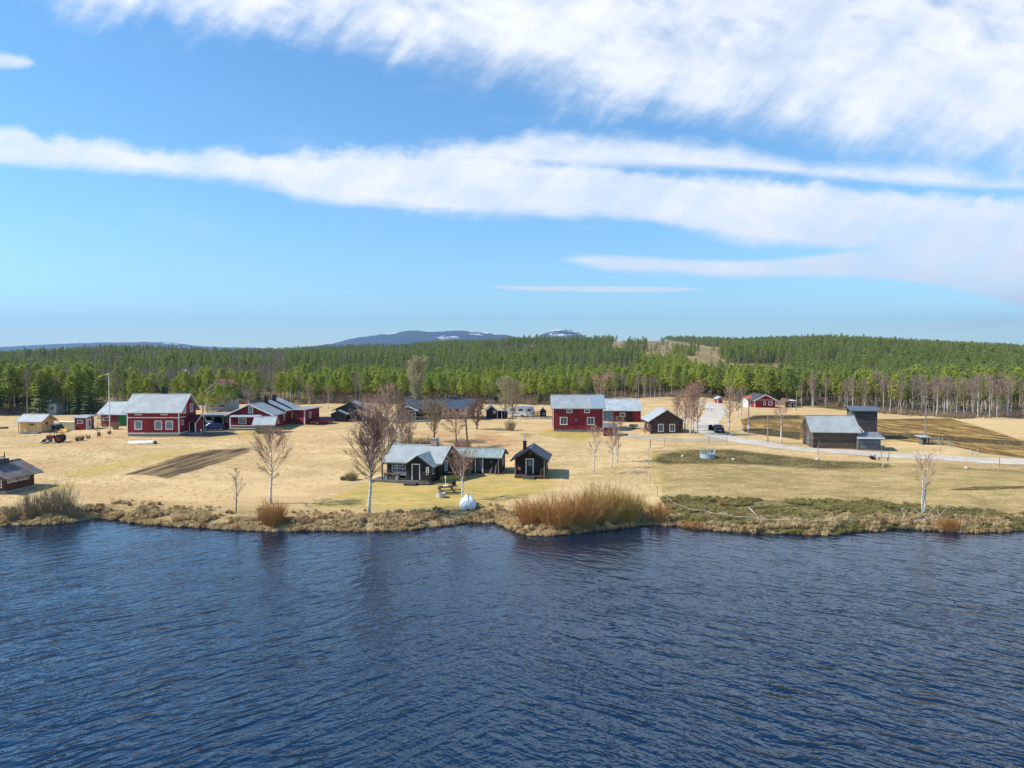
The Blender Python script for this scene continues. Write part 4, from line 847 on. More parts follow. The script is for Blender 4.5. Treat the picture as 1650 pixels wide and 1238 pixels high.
# ------------------------------------------------------------------ buildings
class House:
    """local frame: x along the front, y to the back, z up, origin at the middle of the front base"""
    def __init__(s, name, label, cat, pxl, pxr, pyb, rot, depth, group=None, lift=0.0, dist=None):
        mid = (pxl+pxr)/2; p = P(mid, pyb); s.p = p; s.k = p.y/F; s.mid = mid; s.pyb = pyb
        s.rot = R(rot); s.fs = math.cos(s.rot)-(p.x/p.y)*math.sin(s.rot) if abs(rot) < 60 else .5; s.w = (pxr-pxl)*s.k/s.fs; s.d = depth
        s.o = thing(name, label, cat, (p.x, p.y, p.z+lift), s.rot, group)
    def h(s, py): return (s.pyb-py)*s.k
    def ridge_h(s, py, back): return CAMZ+(578-py)/F*(s.p.y+back)-s.p.z
    def x(s, px): return (px-s.mid)*s.k/s.fs
    def fbox(s, mb, face, u0, u1, z0, z1, a, b, mi=0):
        if face == 'F': mb.box(u0, u1, -b, -a, z0, z1, mi)
        elif face == 'B': mb.box(u0, u1, s.d+a, s.d+b, z0, z1, mi)
        elif face == 'R': mb.box(s.w/2+a, s.w/2+b, u0, u1, z0, z1, mi)
        elif face == 'L': mb.box(-s.w/2-b, -s.w/2-a, u0, u1, z0, z1, mi)
    def walls(s, m, he, hr, axis='x', found=None, fm=None, inset=.0, ridge_at=.5, name='wall'):
        z0 = -.45 if not found else found
        mb = MB(); x0, x1 = -s.w/2, s.w/2
        if axis == 'x': mb.prism([(0, z0), (s.d, z0), (s.d, he-.02), (s.d*ridge_at, hr-.1), (0, he-.02)], x0, x1, 'x')
        elif axis == 'y': mb.prism([(x0, z0), (x1, z0), (x1, he-.02), (0, hr-.1), (x0, he-.02)], 0, s.d, 'y')
        else: mb.prism([(0, z0), (s.d, z0), (s.d, hr-.05), (0, he-.05)], x0, x1, 'x')
        w = mb.build(name, m, s.o)
        if found:
            f = MB(); f.box(x0+.06, x1-.06, .06, s.d-.06, -.6, found); f.build('foundation', fm or CONC, s.o)
        return w
    def gable_roof(s, m, he, hr, axis='x', ox=.35, oy=.4, th=.12, ribs=None, trim=None, name='roof', off=(0, 0), w=None, d=None, base=0):
        """two slabs with raised seams; returns the roof object"""
        w = w or s.w; d = d or s.d; mb = MB(); span, run = (d, w) if axis == 'x' else (w, d)
        slope = (hr-he)/(span/2); ov = oy if axis == 'x' else ox; al = ox if axis == 'x' else oy
        ze = he-slope*ov
        def q(a, v, z):      # a along the ridge (centred), v across (0..span)
            return (a+off[0], v+off[1], z+base) if axis == 'x' else (v-w/2+off[0], a+d/2+off[1], z+base)
        L = run/2+al
        for sgn in (0, 1):
            ve = -ov if sgn == 0 else span+ov; vr = span/2
            pr = [(ve, ze), (vr, hr), (vr, hr+th), (ve, ze+th)]
            vs = [q(a, v, z) for a in (-L, L) for v, z in pr]
            mb.add(vs, [(0, 1, 2, 3), (7, 6, 5, 4), (0, 4, 5, 1), (1, 5, 6, 2), (2, 6, 7, 3), (3, 7, 4, 0)])
            if ribs:
                n = max(2, int(2*L/ribs))
                for i in range(n+1):
                    a = -L+.03+(2*L-.06)*i/n
                    vs = [q(aa, v, z) for aa in (a-.022, a+.022) for v, z in ((ve, ze+th-.01), (vr, hr+th-.01), (vr, hr+th+.022), (ve, ze+th+.022))]
                    mb.add(vs, [(0, 1, 2, 3), (7, 6, 5, 4), (0, 4, 5, 1), (1, 5, 6, 2), (2, 6, 7, 3), (3, 7, 4, 0)])
        a0 = [q(a, span/2+e, hr+th+(.05 if e == 0 else -.01)) for a in (-L-.01, L+.01) for e in (-.16, 0, .16)]
        mb.add(a0, [(0, 1, 4, 3), (1, 2, 5, 4)])
        r = mb.build(name, m, s.o)
        if trim:
            t = MB()
            for a0_, a1_ in ((-L-.035, -L-.005), (L+.005, L+.035)):
                for ve in (-ov, span+ov):
                    pr = [(ve, ze-.09), (span/2, hr-.09), (span/2, hr+th+.03), (ve, ze+th+.03)]
                    vs = [q(a, v, z) for a in (a0_, a1_) for v, z in pr]
                    t.add(vs, [(0, 1, 2, 3), (7, 6, 5, 4), (0, 4, 5, 1), (1, 5, 6, 2), (2, 6, 7, 3), (3, 7, 4, 0)])
            t.build('bargeboard', trim, s.o)
        return r
    def shed_roof(s, m, x0, x1, y0, y1, z_front, z_back, th=.1, ribs=None, name='roof', parent=None):
        mb = MB(); mb.prism([(y0, z_front), (y1, z_back), (y1, z_back+th), (y0, z_front+th)], x0, x1, 'x')
        if ribs:
            n = int((x1-x0)/ribs)
            for i in range(n+1):
                a = x0+.03+(x1-x0-.06)*i/n; mb.prism([(y0, z_front+th-.01), (y1, z_back+th-.01), (y1, z_back+th+.022), (y0, z_front+th+.022)], a-.02, a+.02, 'x')
        return mb.build(name, m, parent or s.o)
    def win(s, face, u, z, w, h, cols=2, rows=1, fr=.11, frame=None, glass=None, out=.05, sill=True, name='window', base=0.0):
        """base: how far the wall that carries it stands in front of the house wall"""
        f = MB(); a, b = base+.005, base+out
        u0, u1, z0, z1 = u-w/2, u+w/2, z, z+h
        s.fbox(f, face, u0, u1, z1-fr, z1, a, b); s.fbox(f, face, u0, u1, z0, z0+fr, a, b)
        s.fbox(f, face, u0, u0+fr, z0+fr, z1-fr, a, b); s.fbox(f, face, u1-fr, u1, z0+fr, z1-fr, a, b)
        iw = w-2*fr; ih = h-2*fr; mw = .05 if w < 1.6 else .06
        for i in range(1, cols): c = u0+fr+iw*i/cols; s.fbox(f, face, c-mw/2, c+mw/2, z0+fr, z1-fr, a, b-.012)
        for j in range(1, rows): c = z0+fr+ih*j/rows; s.fbox(f, face, u0+fr, u1-fr, c-mw/2, c+mw/2, a, b-.015)
        fo = f.build(name, frame or WHITE, s.o)
        g = MB(); s.fbox(g, face, u0+fr*.8, u1-fr*.8, z0+fr*.8, z1-fr*.8, base+.004, base+.018); g.build('pane', glass or GLASS, fo)
        return fo
    def winpx(s, x0, y0, x1, y1, **kw):
        return s.win('F', s.x((x0+x1)/2), s.h(y1), (x1-x0)*s.k, (y1-y0)*s.k, **kw)
    def door(s, face, u, z, w, h, m, frame=None, fr=.12, glass=None, base=0.0, name='door', gl=(.3, .62, .92)):
        d = MB(); s.fbox(d, face, u-w/2, u+w/2, z, z+h, base+.004, base+.03); do = d.build(name, m, s.o)
        f = MB(); a, b = base+.005, base+.055
        s.fbox(f, face, u-w/2-fr, u-w/2, z, z+h+fr, a, b); s.fbox(f, face, u+w/2, u+w/2+fr, z, z+h+fr, a, b); s.fbox(f, face, u-w/2, u+w/2, z+h, z+h+fr, a, b)
        f.build('door_frame', frame or WHITE, do)
        if glass: g = MB(); s.fbox(g, face, u-w*gl[0], u+w*gl[0], z+h*gl[1], z+h*gl[2], base+.031, base+.04); g.build('door_pane', glass, do)
        hd = MB(); s.fbox(hd, face, u+w*.36, u+w*.42, z+h*.46, z+h*.5, base+.031, base+.07); hd.build('handle', STEEL, do)
        return do
    def corners(s, m, h, w=.13, which=('FL', 'FR'), z0=0, hb=None):
        for c in which:
            b = MB(); x = -s.w/2 if 'L' in c else s.w/2; y = 0 if 'F' in c else s.d; sx = -1 if 'L' in c else 1; sy = -1 if 'F' in c else 1
            b.box(min(x-sx*w, x+sx*.03), max(x-sx*w, x+sx*.03), min(y-sy*w, y+sy*.03), max(y-sy*w, y+sy*.03), z0, h); b.build('corner_board', m, s.o)
    def band(s, m, z, h=.14, faces='F', name='trim_board', u=None):
        for f in faces:
            b = MB(); n = s.w if f in 'FB' else s.d; a0, a1 = u or ((-n/2+.14, n/2-.14) if f in 'FB' else (.14, n-.14)); s.fbox(b, f, a0, a1, z, z+h, .005, .035); b.build(name, m, s.o)
    def chimney(s, x, y, z0, z1, w, m, cap=None, d=None, parent=None):
        d = d or w; b = MB(); b.box(x-w/2, x+w/2, y-d/2, y+d/2, z0, z1-.1); c = b.build('chimney', m, parent or s.o)
        k = MB(); k.box(x-w/2-.07, x+w/2+.07, y-d/2-.07, y+d/2+.07, z1-.1, z1); k.build('chimney_cap', cap or m, c); return c
    def steps(s, u, n, w, m, z1, out=.28, base=0.0, name='steps'):
        b = MB()
        for i in range(n):
            z = z1*(n-i)/(n+1)*1.0; y = -base-out*(i+1); b.box(u-w/2, u+w/2, y, y+out-.02, z-.07, z)
        b.box(u-w/2+.02, u-w/2+.08, -base-out*n, -base, -.3, z1*.25); b.box(u+w/2-.08, u+w/2-.02, -base-out*n, -base, -.3, z1*.25)
        return b.build(name, m, s.o)
    def gutter(s, m, z, y, x0, x1):
        b = MB(); b.tube([(x0, y, z), (x1, y, z)], .06, 6); return b.build('gutter', m, s.o)
    def pipe(s, m, x, y, z): b = MB(); b.tube([(x, y, -.1), (x, y, z)], .045, 6); return b.build('downpipe', m, s.o)

def rail(s, pts, h, m, name='railing', gap=.16, z=0):
    b = MB()
    for (x0, y0), (x1, y1) in zip(pts[:-1], pts[1:]):
        L = math.hypot(x1-x0, y1-y0); n = max(2, int(L/gap)); b.tube([(x0, y0, z+h), (x1, y1, z+h)], .045, 4); b.tube([(x0, y0, z+.18), (x1, y1, z+.18)], .03, 4)
        for i in range(n+1): t = i/n; x, y = x0+(x1-x0)*t, y0+(y1-y0)*t; b.tube([(x, y, z), (x, y, z+h-.02)], .05 if i in (0, n) else .028, 4)
    return b.build(name, m, s.o)

def black_cottage():
    s = House('cottage', 'black cottage with pale grey roof, front gable porch and pink brick chimney by the lake', 'house', 623, 708, 773, -13, 6.6)
    he = 2.35; hr = s.ridge_h(717, 3.3)-.12
    s.walls(BLACKW, he, hr, found=.22, fm=DARKWOOD)
    s.gable_roof(GREYTIN, he, hr, ox=.55, oy=.55, trim=BLACKW)
    s.gutter(BLACKM, he-.38, -.62, -s.w/2-.5, -.5)
    # porch with its own gable at the right half of the front
    px0, px1, pd = -.05, 3.05, 2.0; pm = (px0+px1)/2; ph, pr = 2.2, 3.3
    b = MB(); b.prism([(px0, .25), (px1, .25), (px1, ph), (pm, pr-.08), (px0, ph)], -pd, -.01, 'y'); b.build('porch_wall', BLACKW, s.o)
    r = MB()
    for sx in (-1, 1):
        xe = pm+sx*(px1-px0)/2*1.28; ze = ph-.28*(pr-ph)
        vs = [(x, y, z) for y in (-pd-.45, 2.3) for x, z in ((xe, ze), (pm, pr), (pm, pr+.1), (xe, ze+.1))]
        r.add(vs, [(0, 1, 2, 3), (7, 6, 5, 4), (0, 4, 5, 1), (1, 5, 6, 2), (2, 6, 7, 3), (3, 7, 4, 0)])
    r.build('porch_roof', GREENTIN, s.o)
    t = MB()
    for sx in (-1, 1):
        xe = pm+sx*(px1-px0)/2*1.28; ze = ph-.28*(pr-ph)
        t.add([(x, y, z) for y in (-pd-.49, -pd-.455) for x, z in ((xe, ze-.1), (pm, pr-.1), (pm, pr+.11), (xe, ze+.11))], [(0, 1, 2, 3), (7, 6, 5, 4), (0, 4, 5, 1), (1, 5, 6, 2), (2, 6, 7, 3), (3, 7, 4, 0)])
    t.build('bargeboard', BLACKW, s.o)
    s.door('F', pm-.35, .35, .85, 1.85, BLACKM, base=pd)
    s.win('F', pm+1.15, 1.0, .34, .95, 1, 3, fr=.08, base=pd); 
    f = MB(); f.box(px1+.005, px1+.05, -1.6, -.7, 1.0, 1.95); fo = f.build('window', WHITE, s.o); g = MB(); g.box(px1+.051, px1+.06, -1.5, -.8, 1.1, 1.85); g.build('pane', GLASS, fo)
    # wide multi-pane window left of the porch
    for i in range(3): s.win('F', -2.45+i*.72, .95, .70, 1.15, 2, 3, fr=.07)
    s.win('F', -.4, .75, .3, 1.3, 1, 3, fr=.06)
    s.win('R', 2.6, .9, 1.1, 1.3, 2, 3, fr=.12)
    d = MB(); d.box(-s.w/2-1.1, px0-.1, -2.3, -.02, .02, .2); d.box(-s.w/2-1.15, px0-.1, -2.34, -2.3, -.25, .2); d.build('terrace', DECK, s.o)
    d = MB(); d.box(px0-.1, px1+.1, -pd-.9, -pd-.02, .0, .3); d.build('porch_floor', DECK, s.o)
    s.steps(px0+.9, 2, 1.5, DECK, .3, base=pd+.9)
    rail(s, [(px0+1.9, -pd-.85), (px1+.05, -pd-.85), (px1+.05, -pd+.2)], 1.0, DARKWOOD, z=.3)
    for x in (-s.w/2+.15, px0-.05): p = MB(); p.box(x-.07, x+.07, -1.9, -1.76, .2, 2.1); p.build('post', BLACKW, s.o)
    s.chimney(1.7, s.d/2+.1, hr-.3, hr+1.0, .8, BRICK, CONC)
    # outdoor table and bench on the terrace
    o = s.o; M = o.matrix_basis
    def world(x, y, z): return Matrix.Translation(o.location) @ Matrix.Rotation(o.rotation_euler.z, 4, 'Z') @ Vector((x, y, z))
    tb = thing('garden_table', 'brown plank table on the terrace of the black cottage', 'table', world(-2.2, -1.5, .2), s.rot)
    b = MB(); b.box(-1.1, 1.1, -.4, .4, .68, .75); b.build('table_top', WOOD, tb)
    for x in (-.75, .75): b = MB(); b.box(x-.22, x+.22, -.3, .3, .0, .67); b.build('leg', CONC, tb)
    bn = thing('garden_bench', 'grey wooden bench against the cottage wall under the wide window', 'bench', world(-1.5, -.5, .2), s.rot)
    b = MB(); b.box(-1.0, 1.0, -.22, .2, .4, .45); b.build('seat', GREYPOLE, bn); b = MB(); b.box(-1.0, 1.0, .21, .25, .46, .9); b.build('backrest', GREYPOLE, bn)
    for x in (-.85, .85): b = MB(); b.box(x-.05, x+.05, -.2, .2, 0, .395); b.build('leg', GREYPOLE, bn)
    cn = thing('canoe', 'yellow upturned canoe leaning at the shaded right side of the black cottage', 'canoe', P(724, 773), R(24))
    h = hull(2.9, .9, .55, 0, True, 13); oc = h.build('hull', mat('ochre_canoe_shell', (.55, .33, .03), (.48, .28, .03), .4), cn, True)
    k = MB(); k.tube([(-1.2, 0, .53), (0, 0, .58), (1.2, 0, .53)], .03, 5); k.build('keel', WOOD, cn)
    return s
def hull(L, W, H, transom, ends, n=12, bow_rise=.12):
    """upturned boat hull along x, keel up; transom = share of full width kept at the stern (x=-L/2)"""
    mb = MB(); rings = []
    for i in range(n+1):
        t = i/n; u = 2*t-1
        if ends: wd = W/2*max(.02, (1-abs(u)**2.4)); hh = H*(1-.25*abs(u)**3)
        else: wd = W/2*(max(.02, 1-max(0, (t-.35)/.65)**3.6) if t > .35 else transom+(1-transom)*(t/.35)**.7); hh = H*(1-.18*t*t)
        rings.append([(-L/2+L*t, wd*a, hh*b) for a, b in ((-1, .0), (-1.0, .25), (-.86, .58), (-.5, .86), (0, 1), (.5, .86), (.86, .58), (1.0, .25), (1, 0))])
    mb.loft(rings, 0, True, True); return mb

def green_shed():
    s = House('storage_shed', 'black shed with mottled green metal roof and covered doorway behind the black cottage', 'shed', 729, 806, 763, -11, 3.2)
    he = 2.35; hr = s.ridge_h(723, 1.6)-.12
    s.walls(BLACKW, he, hr, found=.12, fm=DARKWOOD)
    s.gable_roof(GREENTIN, he, hr, ox=.35, oy=.55, ribs=.42, trim=BLACKW)
    s.door('F', s.x(772), .1, .8, 1.95, BLACKM, glass=GLASS, gl=(.36, .1, .95), fr=.16)
    s.win('R', 1.6, .9, .6, 1.2, 1, 2, fr=.1)
    lp = MB(); lp.tube([(s.x(792), -.12, 1.75), (s.x(792), -.12, 1.5)], [.06, .11], 8); lp.build('wall_lamp', STEEL, s.o)
    for i, (x, lean) in enumerate(((2.75, .1), (2.2, .35))):
        b = MB(); b.tube([(x-lean, -.7, -.05), (x, -.12, 1.5 if i == 0 else .9)], .06, 5); o = b.build('leaning_plank', GREYPOLE); o.matrix_world = Matrix.Translation(s.o.location) @ Matrix.Rotation(s.rot, 4, 'Z')
        tag(o, 'tall weathered plank leaning on the green roofed shed front' if i == 0 else 'short slanted plank leaning at the foot of the green roofed shed', 'plank')
    p = MB(); p.box(s.w/2-.2, s.w/2-.08, -.5, -.38, -.1, 2.1); p.build('post', GREYPOLE, s.o)
def sauna():
    s = House('sauna_hut', 'small black hut with open front porch, dark roof and black chimney by the lake lawn', 'hut', 829, 878, 771, -7, 5.2, lift=.05)
    s.w = 3.9; he, hr = 2.45, 3.65
    b = MB(); x0, x1 = -s.w/2, s.w/2
    s0 = 1.1
    b.prism([(x0, .3), (x1, .3), (x1, he), (0, hr-.1), (x0, he)], s0, s.d, 'y'); b.build('wall', BLACKW, s.o)
    s.gable_roof(DARKROOF, he, hr, 'y', ox=.5, oy=.45, ribs=.5, trim=DARKWOOD, base=0)
    f = MB(); f.box(x0, x1, -.1, s.d, .12, .29); f.build('porch_floor', WOOD, s.o)
    for x in (x0+.1, x1-.1):
        for y in (.05, s.d-.2): p = MB(); p.box(x-.12, x+.12, y, y+.24, -.3, .11); p.build('foundation_block', CONC, s.o)
        p = MB(); p.box(x-.06, x+.06, .02, .14, .3, he-.05); p.build('post', GREYPOLE, s.o)
    s.door('F', -.12, .35, .78, 1.85, BLACKM, glass=SKYGLASS, base=-s0, fr=.13, gl=(.3, .55, .93))
    rail(s, [(x0+.1, .08), (x0+.1, s0-.05)], .85, WOOD, z=.3); rail(s, [(x1-.55, .08), (x1-.1, .08), (x1-.1, s0-.05)], .85, WOOD, z=.3)
    s.win('R', 3.2, 1.0, .7, 1.0, 1, 2, fr=.1)
    b = MB(); b.tube([(-1.45, .9, 1.05), (-1.45, 1.06, 1.05)], .22, 10); b.build('red_bucket', mat('salmon_plastic', (.5, .16, .1)), s.o)
    s.steps(-.1, 2, 1.5, DECK, .3, base=.1)
    c = s.chimney(-1.0, 3.6, 2.9, 4.3, .42, BLACKM); p = MB(); p.tube([(-1.0, 3.6, 4.3), (-1.0, 3.6, 5.1)], .06, 6); p.build('flue_pipe', STEEL, c)
    a = MB(); a.tube([(-.25, .4, 3.0), (0, .4, 3.15), (.25, .4, 3.0)], .035, 4); a.tube([(0, .4, 2.9), (0, .4, 3.2)], .03, 4); a.build('antler', GREYPOLE, s.o)

def red_house_main():
    s = House('farmhouse', 'two storey red farmhouse with pale metal roof, black chimney and white trim on the left', 'house', 205, 289, 704, 0, 6.8)
    f = .55; he = 4.6; hr = s.ridge_h(634.5, 3.4)-.12
    s.walls(RED, he, hr, found=f)
    r = s.gable_roof(TIN, he, hr, ox=.65, oy=.55, ribs=.55, trim=WHITE)
    s.chimney(.35, s.d/2+.3, hr-.6, hr+1.35, .85, BLACKM)
    s.band(WHITE, f, .16, 'FR'); s.band(WHITE, 3.3, .15, 'F'); s.band(WHITE, 3.3, .15, 'R', u=(.14, 2.4))
    s.corners(WHITE, he-.05, which=('FL', 'FR', 'BR'), z0=f)
    hw = s.w/2
    for q in (217, 249.5, 267): s.winpx(q, 678, q+12.3, 692.5, cols=1, fr=.15, glass=SKYGLASS)
    for q in (218, 259.8): s.winpx(q, 661.8, q+10.8, 669, cols=2, fr=.13)
    s.win('R', 2.1, 3.95, 1.25, 1.55, 1, 2, fr=.16, glass=SKYGLASS); s.win('R', 5.0, 4.0, 1.25, 1.55, 1, 2, fr=.16, glass=SKYGLASS)
    s.win('R', 1.3, 1.95, .85, .9, 1, 2, fr=.13)
    # side porch on the right gable
    y0, y1, dp = 2.3, 5.6, 1.9; x = hw
    b = MB(); b.box(x+.01, x+dp, y0+1.3, y1, f, 2.55); b.prism([(y0, 2.55), (y1, 2.55), ((y0+y1)/2, 3.5)], x+.01, x+dp, 'x'); b.build('porch_wall', RED, s.o)
    b = MB()
    for sg, ye in ((-1, y0-.35), (1, y1+.35)):
        ym = (y0+y1)/2; b.add([(xx, yy, z) for xx in (x+.01, x+dp+.35) for yy, z in ((ye, 2.35), (ym, 3.55), (ym, 3.66), (ye, 2.46))], [(0, 1, 2, 3), (7, 6, 5, 4), (0, 4, 5, 1), (1, 5, 6, 2), (2, 6, 7, 3), (3, 7, 4, 0)])
    b.build('porch_roof', REDDK, s.o)
    b = MB()
    for ye in (y0-.35, y1+.35): b.add([(xx, yy, z) for xx in (x+dp+.355, x+dp+.39) for yy, z in ((ye, 2.27), ((y0+y1)/2, 3.47), ((y0+y1)/2, 3.69), (ye, 2.49))], [(0, 1, 2, 3), (7, 6, 5, 4), (0, 4, 5, 1), (1, 5, 6, 2), (2, 6, 7, 3), (3, 7, 4, 0)])
    b.build('bargeboard', WHITE, s.o)
    for yy in (y0+.05, y1-.05): p = MB(); p.box(x+dp-.12, x+dp+.03, yy-.08, yy+.08, .0, 2.5); p.build('post', WHITE, s.o)
    p = MB(); p.box(x+.01, x+dp+.2, y0-.1, y1, .05, f-.01); p.build('porch_floor', CONC, s.o)
    d = MB(); d.box(x+.3, x+1.2, y0+1.25, y0+1.295, f, 2.5); do = d.build('door', BLACKM, s.o); d = MB(); d.box(x+.15, x+.3, y0+1.22, y0+1.29, f, 2.6); d.box(x+1.2, x+1.35, y0+1.22, y0+1.29, f, 2.6); d.build('door_frame', WHITE, do)
    l = thing('garden_lamp', 'white globe lamp on a short post in front of the two storey red farmhouse', 'lamp', P(324, 703), 0)
    b = MB(); b.tube([(0, 0, -.1), (0, 0, .95)], .035, 6); b.build('post', STEEL, l); b = MB(); b.loft([[(rr*math.cos(a*.785), rr*math.sin(a*.785), 1.08+zz) for a in range(8)] for rr, zz in ((.06, -.17), (.15, -.09), (.18, 0), (.15, .1), (.05, .17))]); b.build('globe', WHITE, l, True)
    l['label'] = 'white globe lamp on a short post beside the shaded drive'
def carport():
    s = House('carport', 'open carport with pale posts and dark interior between the two red houses', 'carport', 322, 372, 692, 0, 6.5)
    hw = s.w/2
    b = MB(); b.box(-hw, hw, s.d-.1, s.d, -.3, 2.5); b.box(-hw, -hw+.1, 1.2, s.d-.11, -.3, 2.5); b.build('wall', DARKWOOD, s.o)
    s.shed_roof(TIN, -hw-.3, hw+.3, -.5, s.d+.3, 2.75, 2.6, ribs=.5)
    b = MB(); b.box(-hw-.3, hw+.3, -.4, -.25, 2.5, 2.73); b.build('beam', GREYPOLE, s.o)
    for x in (-hw+.1, -.3, .55*hw, hw-.1):
        p = MB(); p.box(x-.08, x+.08, -.38, -.22, -.2, 2.48); p.tube([(x, -.3, 1.9), (x+.5, -.3, 2.45)], .05, 4); p.tube([(x, -.3, 1.9), (x-.5, -.3, 2.45)], .05, 4); p.build('post', GREYPOLE, s.o)
    b = MB(); b.box(-1.8, -.6, -.24, -.21, 1.35, 1.7); b.build('sign_board', WHITE, s.o)
def long_red_house():
    s = House('red_house', 'long red house with white gable front, three roof sections and two black chimneys', 'house', 370, 438, 692, -3, 5)
    f = .3; he, hr = 2.95, 4.8; hw = s.w/2
    s.walls(RED, he, hr, 'y', found=f)
    s.gable_roof(TIN, he, hr, 'y', ox=.7, oy=.7, trim=WHITE, ribs=.6)
    s.corners(WHITE, he-.05, which=('FL', 'FR'), z0=f)
    # two further roof sections stepping back
    for i, (y0, L, dz, nme) in enumerate(((5.0, 4.2, .14, 'wing_wall'), (9.2, 5.0, .28, 'wing_wall'))):
        b = MB(); b.prism([(-hw+.05, -.3), (hw-.05, -.3), (hw-.05, he+dz-.02), (0, hr+dz-.1), (-hw+.05, he+dz-.02)], y0+.01, y0+L, 'y'); b.build(nme, RED, s.o)
        r = MB()
        for sg in (-1, 1):
            xe = sg*(hw+.6); sl = (hr-he)/hw; zl = he+dz-sl*.6
            vs = [(x, y, z) for y in (y0+.75, y0+L+.6) for x, z in ((xe, zl+.12), (0, hr+dz+.12), (0, hr+dz+.24), (xe, zl+.24))]; r.add(vs, [(0, 1, 2, 3), (7, 6, 5, 4), (0, 4, 5, 1), (1, 5, 6, 2), (2, 6, 7, 3), (3, 7, 4, 0)])
        ro = r.build('wing_roof', TIN, s.o)
        e = MB()
        for sg in (-1, 1): xe = sg*(hw+.6); e.add([(x, y, z) for y in (y0+.70, y0+.745) for x, z in ((xe, zl+.05), (0, hr+dz+.05), (0, hr+dz+.34), (xe, zl+.34))], [(0, 1, 2, 3), (7, 6, 5, 4), (0, 4, 5, 1), (1, 5, 6, 2), (2, 6, 7, 3), (3, 7, 4, 0)])
        e.build('roof_edge', BLACKM, s.o)  # edge of the roof step, blackened to draw its shadow gap
        c = MB(); c.box(.3, .95, y0+.9, y0+1.55, hr-.6, hr+1.35); c.build('chimney', BLACKM, s.o)
    s.win('F', .05, 3.1, .95, 1.3, 2, 2, fr=.15)
    s.win('F', -1.6, 1.0, 1.6, 1.25, 1, 1, fr=.14, glass=SKYGLASS)
    b = MB(); b.prism([(-1.6, 2.45), (-.01, 2.8), (-.01, 2.9), (-1.6, 2.55)], -3.4, 2.4, 'x'); b.build('veranda_roof', TIN2, s.o)
    for x in (-3.3, 2.3): b = MB(); b.box(x-.06, x+.06, -1.55, -1.43, .1, 2.4); b.build('post', WHITE, s.o)
    b = MB(); b.box(-3.6, 3.2, -1.7, -.02, -.05, .2); b.build('veranda_floor', DECK, s.o)
    b = MB(); b.box(-3.4, 1.8, -1.62, -1.56, .75, .9); b.box(-3.4, 1.8, -1.62, -1.56, .3, .42); b.build('railing', WHITE, s.o)
    for y in (2.6, 6.4, 10.8): s.win('R', y, 1.2, .8, 1.3, 1, 2, fr=.15)
    # flat roofed end to the right
    e = House('red_annex', 'low flat roofed red annex at the right end of the long red house', 'house', 471, 491, 684, -17, 5.4)
    e.walls(RED, 2.9, 3.1, 'shed', found=.15); e.shed_roof(TIN, -e.w/2-.2, e.w/2+.5, -.7, e.d+.5, 2.95, 3.15, ribs=.5)
    e.corners(WHITE, 2.85, which=('FR',)); e.door('F', -e.w/2+.9, .1, .9, 1.9, WOOD, WOOD, fr=.08); e.win('R', 2.0, 1.2, .7, 1.2, 1, 2, fr=.14)
    u = House('red_lean_to', 'small red lean to with one window at the left corner of the long red house', 'shed', 361, 369, 689, 0, 3)
    u.walls(RED, 2.3, 2.6, 'shed'); u.shed_roof(TIN2, -u.w/2-.6, u.w/2+.1, -.4, u.d, 2.35, 2.65); u.win('F', 0, 1.0, .6, .9, 1, 2, fr=.12)
def shelter():
    s = House('garden_shelter', 'little tan sided shelter with bright metal roof in front of the long red house', 'shelter', 409, 442, 699, 3, 2.6)
    s.w = 3.6; hw = s.w/2
    b = MB(); b.box(-hw+.3, hw-.2, .15, s.d-.15, .15, 1.75); b.build('wall', mat('tan_boards', (.30, .24, .17), (.25, .2, .14), .8, boards=('z', .2)), s.o)
    s.gable_roof(TIN2, 1.9, 2.95, ox=.3, oy=.45, ribs=.4)
    for x in (-hw+.1, hw-.1): b = MB(); b.box(x-.07, x+.07, .0, .14, -.2, 1.85); b.build('post', GREYPOLE, s.o)
    b = MB(); b.tube([(-1.9, -.35, 0), (-1.5, .1, .55), (-1.1, -.35, 0)], .05, 4); b.tube([(-1.5, .1, .55), (-.9, .1, .5)], .05, 4); b.build('trestle', GREYPOLE, s.o)
def left_barn():
    s = House('red_barn', 'low red barn with pale roof and green door behind the flagpole', 'barn', 163, 215, 687, -4, 7)
    s.walls(RED, 2.6, 4.6, found=.1); s.gable_roof(TIN2, 2.6, 4.6, ox=.7, oy=.6, ribs=.6)
    s.door('F', s.x(199), .1, 2.2, 2.1, GREENP, GREENP, fr=.06); s.win('F', s.x(172), 1.1, 1.6, .75, 1, 1, fr=.16)
    b = MB(); b.tube([(s.x(164), -.4, 0), (s.x(167), -.4, 1.5)], .06, 4); b.tube([(s.x(174), -.4, 0), (s.x(171), -.4, 1.5)], .06, 4); b.tube([(s.x(162), -.4, 1.5), (s.x(175), -.4, 1.5)], .06, 4); b.tube([(s.x(164), -.4, .3), (s.x(174), -.4, .3)], .06, 4); b.build('saw_horse', GREYPOLE, s.o)
def ochre_shed():
    s = House('ochre_shed', 'ochre yellow shed with bright metal roof at the far left', 'shed', 32, 67, 697, -5, 3.2)
    s.walls(YELLOW, 2.25, 3.2, found=.1); s.gable_roof(TIN2, 2.25, 3.2, ox=.5, oy=.55, ribs=.6, trim=YELLOW)
    s.win('F', .3, 1.2, 1.1, .5, 1, 1, fr=.07, frame=YELLOW); s.win('R', 1.3, 1.3, .8, .6, 1, 1, fr=.07, frame=YELLOW); s.pipe(BLACKM, -s.w/2-.1, -.15, 2.1)
